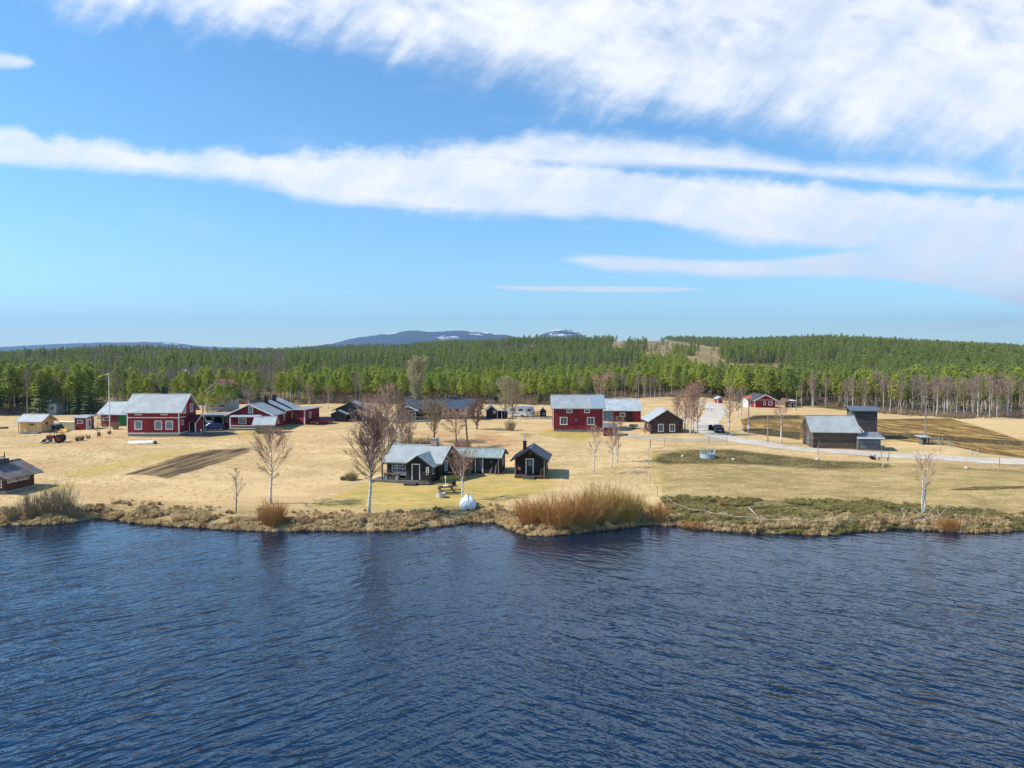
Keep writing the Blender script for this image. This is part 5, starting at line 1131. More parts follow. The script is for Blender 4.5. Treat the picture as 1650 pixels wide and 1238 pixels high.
def small_red_shed():
    s = House('red_shed', 'tiny red shed with flat pale roof and white door right of the ochre shed', 'shed', 120, 140, 693, -5, 2.1)
    s.walls(RED, 2.25, 2.55, 'shed', found=.05); s.shed_roof(TIN2, -s.w/2-.35, s.w/2+.35, -.5, s.d+.4, 2.3, 2.65, ribs=.5)
    s.corners(WHITE, 2.2, which=('FR', 'BR', 'FL')); s.win('F', -.05, 1.2, 1.15, .75, 2, 1, fr=.13); s.door('R', .75, .1, .75, 1.9, WHITE, glass=GLASS, gl=(.25, .3, .9))
def dark_barn():
    s = House('dark_barn', 'dark grey timber barn with two small gabled porches and a pale roof side', 'barn', 541, 592, 678, 4, 6)
    he, hr = 2.5, 4.0
    s.walls(GREYW, he, hr, 'y'); s.gable_roof(TIN, he, hr, 'y', ox=.7, oy=.6, trim=GREYW, ribs=.7)
    for i, (x0, x1, dp) in enumerate(((-3.9, -.7, 3.0), (.0, 3.0, 2.0))):
        xm = (x0+x1)/2; b = MB(); b.prism([(x0, -.4), (x1, -.4), (x1, 1.7), (xm, 2.35), (x0, 1.7)], -dp, -.02, 'y'); b.build('porch_wall', GREYW, s.o)
        r = MB()
        for sx in (-1, 1):
            xe = xm+sx*1.95; r.add([(x, y, z) for y in (-dp-.4, -.05) for x, z in ((xe, 1.5), (xm, 2.4), (xm, 2.5), (xe, 1.6))], [(0, 1, 2, 3), (7, 6, 5, 4), (0, 4, 5, 1), (1, 5, 6, 2), (2, 6, 7, 3), (3, 7, 4, 0)])
        r.build('porch_roof', TIN, s.o)
    s.door('F', -.35, .0, .6, 1.9, DARKWOOD, DARKWOOD, fr=.06)
def blue_roof_house():
    s = House('bungalow', 'low dark bungalow with long blue black roof and glazed white framed gable', 'house', 652, 762, 676, 0, 8.5)
    he, hr = 2.5, 4.2
    s.walls(mat('dark_brown_boards', (.085, .052, .038), (.055, .035, .027), .8, boards=('z', .2)), he, hr, found=.3); s.gable_roof(BLUEROOF, he, hr, ox=.6, oy=.6)
    for x in (718, 746): s.win('F', s.x(x), 1.0, 1.5, 1.3, 1, 1, fr=.2)
    x0, x1, dp = s.x(648), s.x(675), 3.4; xm = (x0+x1)/2
    b = MB(); b.prism([(x0, -.4), (x1, -.4), (x1, 2.3), (xm, 3.1), (x0, 2.3)], -dp, -.02, 'y'); b.build('sunroom_wall', GREYW, s.o)
    r = MB()
    for sx in (-1, 1): xe = xm+sx*(x1-x0)*.62; r.add([(x, y, z) for y in (-dp-.5, -.05) for x, z in ((xe, 2.1), (xm, 3.15), (xm, 3.27), (xe, 2.22))], [(0, 1, 2, 3), (7, 6, 5, 4), (0, 4, 5, 1), (1, 5, 6, 2), (2, 6, 7, 3), (3, 7, 4, 0)])
    r.build('sunroom_roof', BLUEROOF, s.o)
    e = MB()
    for sx in (-1, 1): xe = xm+sx*(x1-x0)*.62; e.add([(x, y, z) for y in (-dp-.54, -dp-.505) for x, z in ((xe, 1.98), (xm, 3.03), (xm, 3.3), (xe, 2.25))], [(0, 1, 2, 3), (7, 6, 5, 4), (0, 4, 5, 1), (1, 5, 6, 2), (2, 6, 7, 3), (3, 7, 4, 0)])
    e.build('bargeboard', WHITE, s.o)
    for i in range(2): s.win('F', x0+(x1-x0)*(.28+.44*i), .45, (x1-x0)*.43, 1.75, 1, 1, fr=.09, base=dp)
    s.win('F', s.x(640)+1, .9, 1.4, 1.0, 1, 1, fr=.14)
    f = MB(); f.box(x0-4.5, x1+5, -dp-2.6, -dp-.0, -.5, .12); f.build('terrace', GREYPOLE, s.o); rail(s, [(x0-4.4, -dp-2.55), (x1+4.9, -dp-2.55)], .9, GREYPOLE, gap=.3, z=.12)
def playhouse():
    s = House('black_shed', 'tiny black shed with white bargeboards and an open lean to on posts', 'shed', 784, 800, 675, 4, 2.6)
    s.walls(BLACKW, 2.0, 2.95, 'y'); s.gable_roof(DARKROOF, 2.0, 2.95, 'y', ox=.3, oy=.3, trim=WHITE)
    s.win('F', .6, 1.2, .55, .6, 1, 1, fr=.12)
    hw = s.w/2; b = MB(); b.prism([(-.1, 1.75), (2.6, 1.75), (2.6, 1.83), (-.1, 1.83)], hw+.02, hw+2.7, 'x'); b.build('lean_to_roof', TIN, s.o)
    for x in (hw+.2, hw+1.2, hw+2.5): b = MB(); b.box(x-.05, x+.05, -.05, .05, -.1, 1.74); b.build('post', WHITE, s.o)
    b = MB(); b.box(hw+.1, hw+2.6, 2.3, 2.4, 0, 1.7); b.build('lean_to_wall', BLACKW, s.o)
    k = House('playhouse', 'very small black playhouse with a pointed roof right of the white caravan', 'playhouse', 871, 880, 672, 3, 1.4)
    k.walls(BLACKW, 1.25, 1.95, 'y'); k.gable_roof(DARKROOF, 1.25, 1.95, 'y', ox=.12, oy=.15); k.win('F', .1, .55, .4, .35, 1, 1, fr=.07)
def center_red():
    s = House('red_farmhouse', 'two storey red house with two toned pale roof and orange chimney in the centre', 'house', 891, 972, 697, -2, 6.6)
    f = .55; he = 4.75; hr = s.ridge_h(636.5, 3.3)-.12
    s.walls(REDDK if False else mat('centre_red_boards', (.27, .02, .028), (.20, .016, .022), .75, boards=('x', .2), scale=1), he, hr, found=f)
    s.gable_roof(TIN, he, hr, ox=.45, oy=.55, ribs=.45)
    b = MB(); th = .12; sl = (hr-he)/(s.d/2); b.add([(x, y, z) for x in (s.x(952), s.w/2+.43) for y, z in ((-.54, he-sl*.54+th+.004), (s.d/2-.17, hr-sl*.17+th+.004), (s.d/2-.17, hr-sl*.17+th+.06), (-.54, he-sl*.54+th+.06))], [(0, 1, 2, 3), (7, 6, 5, 4), (0, 4, 5, 1), (1, 5, 6, 2), (2, 6, 7, 3), (3, 7, 4, 0)]); b.build('newer_roof_sheets', mat('bluish_metal_roof', (.33, .41, .46), (.29, .36, .41), .45, .25), s.o)
    s.chimney(-.4, s.d/2+.35, hr-.4, hr+.8, .62, mat('orange_brick', (.5, .17, .09), (.42, .13, .07), .9, scale=4))
    s.corners(WHITE, he-.05, w=.1, which=('FR', 'FL'), z0=f)
    for q in (902, 945.7): s.winpx(q, 672, q+12.2, 685, cols=2, fr=.16)
    s.winpx(912.5, 659, 922, 665.5, cols=3, fr=.13); s.winpx(941, 659.5, 950.3, 665.5, cols=1, fr=.16)
    b = MB(); b.fbox if False else None
    s.fbox(b, 'F', -.5, -.36, 2.05, 2.45, .005, .05); s.fbox(b, 'F', -.3, -.18, 2.1, 2.3, .005, .05); b.build('wall_ornament', mat('pale_pink_paint', (.6, .4, .38)), s.o)
    c = House('cellar_shed', 'low dark red cellar shed with grey slab roof beside the central red house', 'shed', 973, 994, 703, -4, 2.6)
    c.walls(REDDK, 1.5, 1.9, 'shed'); c.shed_roof(mat('grey_tar_roof', (.16, .17, .19), (.12, .13, .14), .8), -c.w/2-.1, c.w/2+.2, -.35, c.d+.2, 1.5, 2.0)
    p = MB(); p.box(c.w/2+.0, c.w/2+.15, -.3, -.15, -.2, 1.5); p.build('post', GREYPOLE, c.o)
    b = House('red_byre', 'long dark red byre with pale roof behind the central red house', 'barn', 966, 1031, 680, -2, 7)
    b.walls(REDDK, 2.7, 4.6, found=.2); b.gable_roof(mat('stained_white_roof', (.52, .56, .57), (.40, .43, .43), .5, .2, scale=.9), 2.7, 4.6, ox=.5, oy=.7, ribs=.8)
    b.win('F', b.x(1003), 1.1, 1.15, .85, 2, 1, fr=.15); b.door('F', b.x(981), .1, 1.9, 2.1, mat('pale_blue_door', (.16, .22, .28), (.12, .18, .24), .5), REDDK, fr=.05); b.door('F', b.x(1026), .0, 1.6, 2.3, RED, REDDK, fr=.06); b.door('F', b.x(1015), .0, 1.3, 2.2, DARKWOOD, REDDK, fr=.06)
    m = House('earth_mound', 'rust coloured earth roofed root cellar behind the red byre', 'mound', 985, 1020, 660, 0, 8)
    g = MB(); g.loft([[(rr*6*math.cos(a*.5236), 4+rr*4*math.sin(a*.5236), zz) for a in range(12)] for rr, zz in ((1, -.5), (.95, .5), (.75, 1.5), (.4, 2.2), (.05, 2.4))]); g.build('earth_roof', mat('rusty_earth', (.30, .13, .06), (.22, .12, .06), .95), m.o, True)
    d = MB(); d.box(-.6, .6, -.02+.3, .5, -.2, 1.5); d.build('door', DARKWOOD, m.o)
def log_cabin():
    s = House('log_cabin', 'brown log cabin with white windows in its gable beside the road bend', 'cabin', 1049, 1099, 699, 0, 6.5)
    he = 2.5; hr = s.h(661)+.0
    s.walls(LOG, he, hr, 'y', found=.15); s.gable_roof(TIN2, he, hr, 'y', ox=.6, oy=.5, ribs=.7)
    for q in (1060, 1078.5): s.winpx(q, 683.2, q+9.3, 696, cols=2, fr=.15)
    for u in (-2.8, 2.8): b = MB(); b.box(u-.14, u+.14, -.16, -.001, -.2, he-.1); b.build('log_ends', LOG, s.o)
    s.win('L', 3.0, .8, .9, 1.2, 2, 2, fr=.12)
    for i in range(3):
        b = MB(); y = 1.0+i*1.3; b.tube([(-s.w/2-.9, y, -.1), (-s.w/2-.08, y+.2, 2.0)], .07, 5); o = b.build('leaning_timber', WOOD); o.matrix_world = Matrix.Translation(s.o.location) @ Matrix.Rotation(s.rot, 4, 'Z')
        tag(o, ('front', 'middle', 'rear')[i]+' timber of three leaning against the left wall of the log cabin', 'timber', 'timbers leaning on the log cabin')
def far_cottage():
    s = House('red_cottage', 'far red cottage with white trim and dark roof gable before the pines on the right', 'house', 1216, 1250, 657, 0, 9)
    he, hr = 1.95, 3.35
    s.walls(RED, he, hr, 'y'); s.gable_roof(mat('charcoal_roof', (.07, .065, .07), (.05, .05, .05), .8), he, hr, 'y', ox=.55, oy=.5, trim=WHITE)
    s.band(WHITE, he+.02, .1, 'F'); s.corners(WHITE, he-.05); s.win('F', -.2, .6, .6, 1.0, 1, 1, fr=.14); s.win('F', 1.35, .6, 1.05, 1.0, 1, 1, fr=.17)
    w = House('cottage_wing', 'orange roofed white and red wing at the left of the far red cottage', 'house', 1205, 1215, 656, 0, 6)
    w.walls(WHITE, 1.7, 2.7); w.gable_roof(ORANGER, 1.7, 2.7, ox=.3, oy=.4); w.door('F', .45, .0, .5, 1.3, RED, RED, fr=.05); w.win('F', -.4, .7, .5, .6, 1, 1, fr=.08)
    t = House('pale_tent', 'pale peaked tarpaulin shelter right of the far red cottage', 'tent', 1264, 1274, 657, 0, 4)
    t.walls(mat('straw_tarpaulin', (.55, .40, .2), (.48, .34, .17), .8), 1.0, 2.2, 'y'); t.gable_roof(mat('brown_tarpaulin', (.16, .10, .07)), 1.0, 2.3, 'y', ox=.15, oy=.1); t.door('F', 0, 0, .9, 1.4, DARKWOOD, WOOD, fr=.05)
    k = House('open_shed', 'small dark open shed with a white roof edge at the far right cottage', 'shed', 1273, 1281, 657, 0, 3)
    k.walls(BLUEGREY, 1.8, 1.9, 'shed'); k.shed_roof(WHITE, -k.w/2-.5, k.w/2+.3, -.4, k.d, 1.8, 1.9); k.door('F', 0, 0, .6, 1.4, DARKWOOD, WHITE, fr=.1)
    r = House('roadside_shed', 'little red shed with white gable beside the far end of the gravel road', 'shed', 1156, 1165, 650, 0, 3)
    r.walls(RED, 1.35, 1.85, 'y'); r.gable_roof(TIN2, 1.35, 1.85, 'y', ox=.25, oy=.3, trim=WHITE); r.corners(WHITE, 1.3); r.door('F', 0, 0, .6, 1.1, REDDK, WHITE, fr=.08)
def old_barn():
    s = House('log_barn', 'weathered log barn with pale metal roof beside the road on the right', 'barn', 1309, 1381, 723, -8, 6.0)
    he = 2.85; hr = s.ridge_h(669.5, 3)-.12
    s.walls(OLDW, he, hr, found=.12, fm=GREYPOLE)
    r = s.gable_roof(GREYTIN, he, hr, ox=.45, oy=.5, ribs=.75)
    e = MB()
    e.box(-s.w/2-.02, -s.w/2+.16, -.16, -.005, -.1, he-.3); e.box(s.w/2-.16, s.w/2+.02, -.16, -.005, -.1, he-.3); e.build('log_ends', OLDW, s.o)
    s.door('L', 2.6, .1, 1.5, 2.1, BLUEGREY, OLDW2, fr=.1); s.win('L', 3.2, 3.2, .7, .7, 1, 1, fr=.09, frame=OLDW2)
    l = MB(); l.tube([(s.w/2+.9, -.25, he-.2), (s.w/2+.25, 2.2, hr-.6)], .06, 5); l.tube([(s.w/2+.55, -.25, he-.2), (s.w/2-.05, 2.2, hr-.6)], .06, 5)
    for i in range(7): t = i/6; l.tube([(s.w/2+.9-.65*t, -.25+2.45*t, he-.2+(hr-.6-he+.2)*t), (s.w/2+.55-.6*t, -.25+2.45*t, he-.2+(hr-.6-he+.2)*t)], .03, 4)
    l.build('roof_ladder', mat('red_white_ladder', (.5, .25, .22), (.6, .55, .5), .7, scale=3), s.o)
    t = House('grain_tower', 'tall black weathered timber tower with blue grey roof behind the log barn', 'tower', 1376, 1413, 708, -8, 4.0)
    t.walls(TARW, 4.75, 5.1, 'shed'); zt = 4.77
    r = MB()
    r.prism([(-.45, 4.8), (2.1, 5.4), (t.d+.4, 5.0), (t.d+.4, 5.1), (2.1, 5.51), (-.45, 4.91)], -t.w/2-.75, t.w/2+.35, 'x'); r.build('roof', mat('blue_slate_roof', (.13, .17, .2), (.1, .13, .16), .5, .2), t.o)
    b = MB(); b.box(-t.w/2-.03, -t.w/2+.12, -.04, -.004, -.2, 4.65); b.build('corner_board', BLUEGREY, t.o)
    b = MB(); b.box(-t.w/2-.05, -t.w/2-.004, .9, 3.2, 3.5, 4.5); b.build('hatch', OLDW2, t.o)
    a = House('lean_to_shed', 'low blue grey lean to shed in front of the tall timber tower', 'shed', 1381, 1419, 726, -8, 3.0)
    a.walls(BLUEGREY, 1.95, 2.35, 'shed', found=.08); a.shed_roof(mat('slate_sheet_roof', (.22, .25, .28), (.18, .2, .23), .5, .2), -a.w/2-.15, a.w/2+.45, -.4, a.d, 1.95, 2.5)
    b = MB(); b.box(-a.w/2-.03, -a.w/2+.16, -.05, -.004, -.1, 1.85); b.build('corner_board', GREYPOLE, a.o)
    b = MB(); b.box(-a.w/2-.15, a.w/2+.45, -.45, -.41, 1.86, 2.06); b.build('fascia', WHITE, a.o)
def boathouse():
    s = House('boathouse', 'red brown boathouse with rusted patchy roof cut by the left frame edge', 'boathouse', 28, 38, 791, 84, 5.0)
    s.w = 4.3; he, hr = 2.0, 3.25
    s.walls(BROWNW, he, hr, found=.35); s.gable_roof(RUST, he, hr, ox=.75, oy=.6, ribs=.8, trim=DARKWOOD)
    for u in (-1.55, -.7, .2, .95): s.win('F', u, 1.2, .72, .55, 2, 1, fr=.09)
    s.win('L', .75, .7, .6, 1.2, 1, 3, fr=.09)
    b = MB(); b.box(-1.9, .75, s.d/2-.5, s.d/2+.3, hr-.35, hr+.5); b.build('ridge_hatch', mat('dark_green_cladding', (.04, .06, .06), (.03, .045, .045), .6), s.o)
    b = MB(); b.tube([(-2.3, s.d/2-.1, hr+.55), (.5, s.d/2-.1, hr+.75)], .05, 5); b.tube([(.5, s.d/2-.1, hr+.3), (.5, s.d/2-.1, hr+1.2)], .06, 5); b.build('flue_pipe', BLACKM, s.o)
def distant():
    v = [(430, 600, 10, 4), ]
    for i, (x0, x1, pyb, hpx, txt) in enumerate([(288, 296, 601, 5, 'upper white house in the wooded valley far behind the farm'), (314, 327, 599, 4, 'wide pale house highest in the far wooded valley'), (291, 305, 613, 6, 'lower white house in the far valley above the two storey farmhouse')]):
        p = P((x0+x1)/2, pyb+3); s = House('white_house', txt, 'house', x0, x1, pyb+3, 0, 8, 'white houses in the far valley')
        s.walls(WHITE, s.h(pyb-hpx*.2), s.h(pyb-hpx)); s.gable_roof(TIN2, s.h(pyb-hpx*.2), s.h(pyb-hpx), ox=.6, oy=.5); s.win('F', 0, 1.0, s.w*.3, 1.0, 2, 1)
    # pavilion with big sloping frame roof
    s = House('pavilion', 'open timber pavilion with long sloping roof and red top among the pines', 'pavilion', 322, 352, 665, 0, 8)
    zl, zr = s.h(640), s.h(612); k = s.k
    b = MB(); b.add([(x, y, z) for y in (0, 8) for x, z in ((s.x(318), s.h(642)), (s.x(350), s.h(614)), (s.x(350), s.h(613)), (s.x(318), s.h(640.5)))], [(0, 1, 2, 3), (7, 6, 5, 4), (0, 4, 5, 1), (1, 5, 6, 2), (2, 6, 7, 3), (3, 7, 4, 0)]); b.build('roof', mat('weathered_white_roof', (.55, .52, .46)), s.o)
    b = MB(); b.add([(x, y, z) for y in (-.5, 7) for x, z in ((s.x(352), s.h(613)), (s.x(368), s.h(622)), (s.x(368), s.h(621)), (s.x(352), s.h(612)))], [(0, 1, 2, 3), (7, 6, 5, 4), (0, 4, 5, 1), (1, 5, 6, 2), (2, 6, 7, 3), (3, 7, 4, 0)]); b.build('red_roof', mat('pink_red_roof', (.42, .10, .12)), s.o)
    for px, pt in ((327, 635), (334, 628), (341, 622), (349, 616), (362, 620)): b = MB(); b.tube([(s.x(px), .2, -.3), (s.x(px), .2, s.h(pt))], .12, 5); b.build('post', GREYPOLE, s.o)
    for pt in (628, 632, 636): b = MB(); b.box(s.x(334), s.x(350), .1, .25, s.h(pt)-.1, s.h(pt)+.1); b.build('beam', GREYPOLE, s.o)
    w = House('hall', 'pale low hall glimpsed between the pines behind the two red houses', 'hall', 330, 366, 663, 0, 8)
    w.walls(mat('pale_grey_wall', (.42, .42, .42)), 2.6, 3.6); w.gable_roof(TIN2, 2.6, 3.6, ox=.4, oy=.4); w.win('F', -1, .9, 1.4, 1.0, 2, 1); w.win('F', 1.6, .9, 1.4, 1.0, 2, 1)
    q = House('villa', 'white villa glimpsed between the pines left of the flagpole', 'house', 60, 90, 668, 0, 8)
    q.walls(WHITE, 2.6, 4.2); q.gable_roof(TIN2, 2.6, 4.2, ox=.4, oy=.4); q.win('F', -.8, .9, 1.0, 1.1, 2, 1); q.win('F', 1.4, .9, 1.0, 1.1, 2, 1)
black_cottage(); green_shed(); sauna(); red_house_main(); carport(); long_red_house(); shelter(); left_barn(); ochre_shed(); small_red_shed(); dark_barn()
blue_roof_house(); playhouse(); center_red(); log_cabin(); far_cottage(); old_barn(); boathouse(); distant()
# ------------------------------------------------------------------ vehicles and smaller things
def ringpts(c, r, n, ax):
    out = []
    for k in range(n):
        a = 2*math.pi*k/n; u, v = r*math.cos(a), r*math.sin(a)
        out.append((c[0]+u, c[1], c[2]+v) if ax == 'y' else (c[0], c[1]+u, c[2]+v))
    return out
def wheel(par, c, r, w, ax='y', rimm=None, name='wheel'):
    """tyre lofted round its axle, with a dished rim as a sub-part"""
    def rg(off, rr):
        q = (c[0], c[1]+off, c[2]) if ax == 'y' else (c[0]+off, c[1], c[2]); return ringpts(q, rr, 16, ax)
    t = MB(); t.loft([rg(-w/2, r*.62), rg(-w/2, r*.92), rg(-w*.3, r), rg(w*.3, r), rg(w/2, r*.92), rg(w/2, r*.62)], 0, True); wo = t.build(name, RUBBER, par, True)
    m = MB(); m.loft([rg(-w/2-.012, r*.2), rg(-w/2-.008, r*.6), rg(w/2+.008, r*.6), rg(w/2+.012, r*.2)], 0, True); m.build('rim', rimm or STEEL, wo); return wo
def car(name, label, px, pyb, rz, paint, kind='hatch', L=4.3, W=1.72):
    p = P(px, pyb); o = thing(name, label, 'car', (p.x, p.y, p.z), R(rz)); h = W/2
    # lower body: rounded side profile (x forward), narrowed at the ends by lofting across
    low = [(-L/2, .35), (-L/2+.04, .62), (-L/2+.1, .88), (-L/2+.5, .95), (L/2-1.35, .93), (L/2-.35, .80), (L/2-.05, .66), (L/2, .40), (L/2-.1, .24), (-L/2+.12, .26)]
    b = MB(); b.loft([[(x*.965, y, .24+(z-.24)*s) for x, z in low] if abs(y) > h-.05 else [(x, y, z) for x, z in low] for y, s in ((-h, .96), (-h+.1, 1), (0, 1.015), (h-.1, 1), (h, .96))], 0, True); b.build('body', paint, o, True)
    top = {'hatch': [(-L/2+.22, .93), (-L/2+.55, 1.38), (-.1, 1.45), (.55, 1.40), (1.15, .93)], 'wagon': [(-L/2+.1, .93), (-L/2+.4, 1.40), (-.1, 1.44), (.5, 1.40), (1.15, .93)], 'sedan': [(-L/2+.55, .93), (-L/2+1.15, 1.38), (-.1, 1.44), (.45, 1.39), (1.1, .93)]}[kind]
    g = MB(); g.loft([[(x, s*(h-.10-(z-.93)*.38), z) for x, z in top] for s in (-1, 1)], 0, True); g.build('windows', GLASS, o)
    r = MB(); q = [(x, z) for x, z in top if z > 1.3]
    r.loft([[(x, y, z+dz) for x, z in q]+[(x, y, z+dz-.05) for x, z in reversed(q)] for y, dz in ((-h+.26, .0), (-h+.36, .035), (0, .05), (h-.36, .035), (h-.26, .0))], 0, True); r.build('roof', paint, o, True)
    for sx in (-1, 1):
        for a, c in ((0, 1), (3, 4)):
            pl = MB(); yy = lambda z: sx*(h-.085-(z-.93)*.38)
            pl.tube([(top[a][0], yy(top[a][1]), top[a][1]), (top[c][0], yy(top[c][1]), top[c][1])], .045, 4); pl.build('pillar', paint, o)
        pl = MB(); pl.tube([(-.25, sx*(h-.085), .93), (-.25, sx*(h-.27), 1.41)], .04, 4); pl.build('pillar', paint, o)
        for x in (-L/2+.82, L/2-.85): wheel(o, (x, sx*(h-.09), .31), .31, .2)
        e = MB(); e.loft([[(L/2-.16-dx, sx*(h-.32)+dy*s, .60+dz) for dy, dz in ((-.2, -.07), (.2, -.06), (.18, .08), (-.18, .07))] for dx, s in ((.1, 1), (-.12, .9))]); e.build('headlight', WHITE, o)
        e = MB(); e.box(-L/2-.015, -L/2+.08, sx*(h-.22)-.13, sx*(h-.22)+.13, .62, .8); e.build('tail_light', mat('red_lamp_glass', (.4, .02, .02), rough=.3), o)
        e = MB(); e.box(.85, .98, sx*(h+.02)-.09, sx*(h+.02)+.09, .92, 1.06); e.build('mirror', BLACKM, o)
    e = MB(); e.box(L/2-.06, L/2+.03, -h+.12, h-.12, .32, .46); e.build('front_bumper', BLACKM, o)
    e = MB(); e.box(L/2+.031, L/2+.045, -.26, .26, .36, .47); e.build('number_plate', WHITE, o)
    e = MB(); e.box(-L/2-.04, -L/2+.06, -h+.1, h-.1, .34, .5); e.build('rear_bumper', BLACKM, o)
    e = MB(); e.box(-L/2-.055, -L/2-.041, -.26, .26, .52, .63); e.build('number_plate', WHITE, o)
    return o
CARBLUE = mat('blue_car_paint', (.035, .06, .16), (.03, .05, .14), .25, .2); CARRED = mat('red_car_paint', (.36, .022, .03), (.32, .018, .026), .3, .05); CARBLACK = mat('black_car_paint', (.015, .017, .02), (.012, .014, .016), .22, .2)
car('parked_car', 'blue hatchback parked under the carport between the red houses', 343, 694, 205, CARBLUE, 'hatch')
car('parked_car', 'red estate car parked by the flat roofed red annex', 517, 683.5, 228, CARRED, 'wagon', 4.5)
bc = car('parked_car', 'black car seen from behind on the gravel road with its left front door open', 1157, 697, 82, CARBLACK, 'sedan')
d = MB(); d.prism([(0, .3), (.95, .3), (.95, .95), (.75, 1.35), (.12, 1.35), (0, .95)], 0, .06, 'y', M=Matrix.Translation((.95, .88, 0)) @ Matrix.Rotation(R(118), 4, 'Z')); d.build('open_door', CARBLACK, bc)

def tractor():
    p = P(91, 713.5); o = thing('tractor', 'old red tractor with a bare roll frame standing on the straw slope', 'tractor', p, R(196))
    TR = mat('faded_red_tractor_paint', (.26, .03, .025), (.2, .035, .025), .5)
    b = MB(); b.loft([[(x, y*w, .75+z) for y, z in ((-1, 0), (-1, .38), (-.8, .5), (.8, .5), (1, .38), (1, 0))] for x, w in ((.25, .30), (.9, .29), (1.35, .27), (1.45, .2))]); b.build('bonnet', TR, o)
    b = MB(); b.box(-.9, .3, -.22, .22, .55, 1.0); b.build('gearbox', BLACKM, o)
    for s in (-1, 1):
        wheel(o, (-.55, s*.72, .68), .68, .34, rimm=TR, name='rear_wheel'); wheel(o, (1.1, s*.6, .38), .38, .2, rimm=WHITE, name='front_wheel')
        f = MB(); f.loft([[(-.55+.76*math.cos(a), s*.72+y, .68+.76*math.sin(a)) for a in (R(20), R(55), R(90), R(125), R(160))] for y in (-.2, .2)], closed=False, caps=False); f.build('mudguard', TR, o)
        for x in (-.85, .1): f = MB(); f.tube([(x, s*.5, 1.0), (x, s*.48, 2.05)], .035, 5); f.build('frame_post', TR, o)
        f = MB(); f.tube([(-.85, s*.48, 2.05), (.1, s*.48, 2.05)], .035, 5); f.build('frame_bar', TR, o)
        f = MB(); f.tube([(.2, s*.4, .95), (1.2, s*.42, 1.1), (1.9, s*.42, .35)], .05, 5); f.build('loader_arm', TR, o)
    for x in (-.85, .1): f = MB(); f.tube([(x, -.48, 2.05), (x, .48, 2.05)], .035, 5); f.build('frame_bar', TR, o)
    b = MB(); b.prism([(1.75, .15), (2.25, .12), (2.0, .3), (1.85, .62)], -.6, .6, 'y'); b.build('bucket', BLACKM, o)
    b = MB(); b.box(-.75, -.35, -.22, .22, 1.02, 1.1); b.box(-.8, -.74, -.22, .22, 1.1, 1.4); b.build('seat', BLACKM, o)
    b = MB(); b.tube([(.95, .0, 1.25), (.95, 0, 1.75)], .035, 6); b.build('exhaust', BLACKM, o)
    b = MB(); b.tube([(.1, 0, 1.2), (-.15, 0, 1.42)], .025, 4); b.loft([ringpts((-.17, 0, 1.44), .17, 10, 'x'), ringpts((-.2, 0, 1.47), .17, 10, 'x')], caps=False); b.build('steering_wheel', BLACKM, o)
tractor()
def boats():
    p = P(752.5, 822); o = thing('rowing_boat', 'white rowing boat turned keel up on the lawn edge at the shore', 'boat', (p.x, p.y+1.5, G(p.x, p.y+1.8)+.02), R(88))
    W2 = mat('white_boat_shell', (.8, .81, .82), (.74, .75, .76), .35)
    h = hull(3.5, 1.78, .9, .66, False, 16); h.build('hull', W2, o, True); o.rotation_euler = (0, R(-7), R(94)); o.location.z += .1
    k = MB(); ends = [(-1.75+3.5*i/12, (1.78/2)*(max(.02, 1-max(0, (i/12-.35)/.65)**3.6) if i/12 > .35 else .66+.34*(i/12/.35)**.7)) for i in range(13)]
    k.tube([(x, y+.015, .04) for x, y in ends]+[(x, -y-.015, .04) for x, y in reversed(ends)], .03, 5); k.build('gunwale', STEEL, o)
    k = MB(); k.tube([(-1.7, 0, .88), (-.8, 0, .91), (.9, 0, .86), (1.6, 0, .77)], .035, 6); k.build('keel', STEEL, o)
    b = MB(); b.loft([[(-2.2+dx, s*y, z) for s, y, z in ((1, .42, .18), (1, .42, .5), (-1, .42, .5), (-1, .42, .18))] for dx in (.425, .445)]); b.build('transom_panel', WHITE, o)
    b = MB(); b.box(-1.8, -1.776, -.2, .2, .05, .14); b.build('handle', BLACKM, o)
    p = P(226, 716); o = thing('rowing_boat', 'long white boat turned over on the grass below the two storey red farmhouse', 'boat', (p.x, p.y+.5, p.z), R(-4)); o.rotation_euler = (0, 0, R(182))
    h = hull(4.3, 1.3, .55, .85, False, 14); h.build('hull', mat('cream_boat_shell', (.72, .70, .62), (.62, .58, .48), .5), o, True)
    b = MB(); b.box(-2.2, -2.16, -.5, .5, .03, .42); b.build('transom_panel', WOOD, o)
    k = MB(); k.tube([(-2.1, 0, .54), (0, 0, .57), (1.9, 0, .47)], .03, 5); k.build('keel', WHITE, o)
    for i, (x, y, rz, m, txt) in enumerate([(40, 699, 190, mat('green_boat_shell', (.06, .10, .09), (.05, .08, .08), .6), 'dark green upturned boat in front of the ochre shed'), (54, 699, 184, mat('grey_boat_shell', (.13, .14, .15), (.1, .11, .12), .6), 'grey upturned boat at the right foot of the ochre shed'), (2, 691, 200, mat('navy_boat_shell', (.02, .03, .05), (.02, .025, .04), .5), 'dark navy boat at the far left frame edge')]):
        p = P(x, y); o = thing('rowing_boat', txt, 'boat', p, R(rz)); hull(2.2, .9, .32, .8, False, 10).build('hull', m, o, True); k = MB(); k.tube([(-1, 0, .31), (.9, 0, .27)], .025, 5); k.build('keel', DARKWOOD, o)
boats()
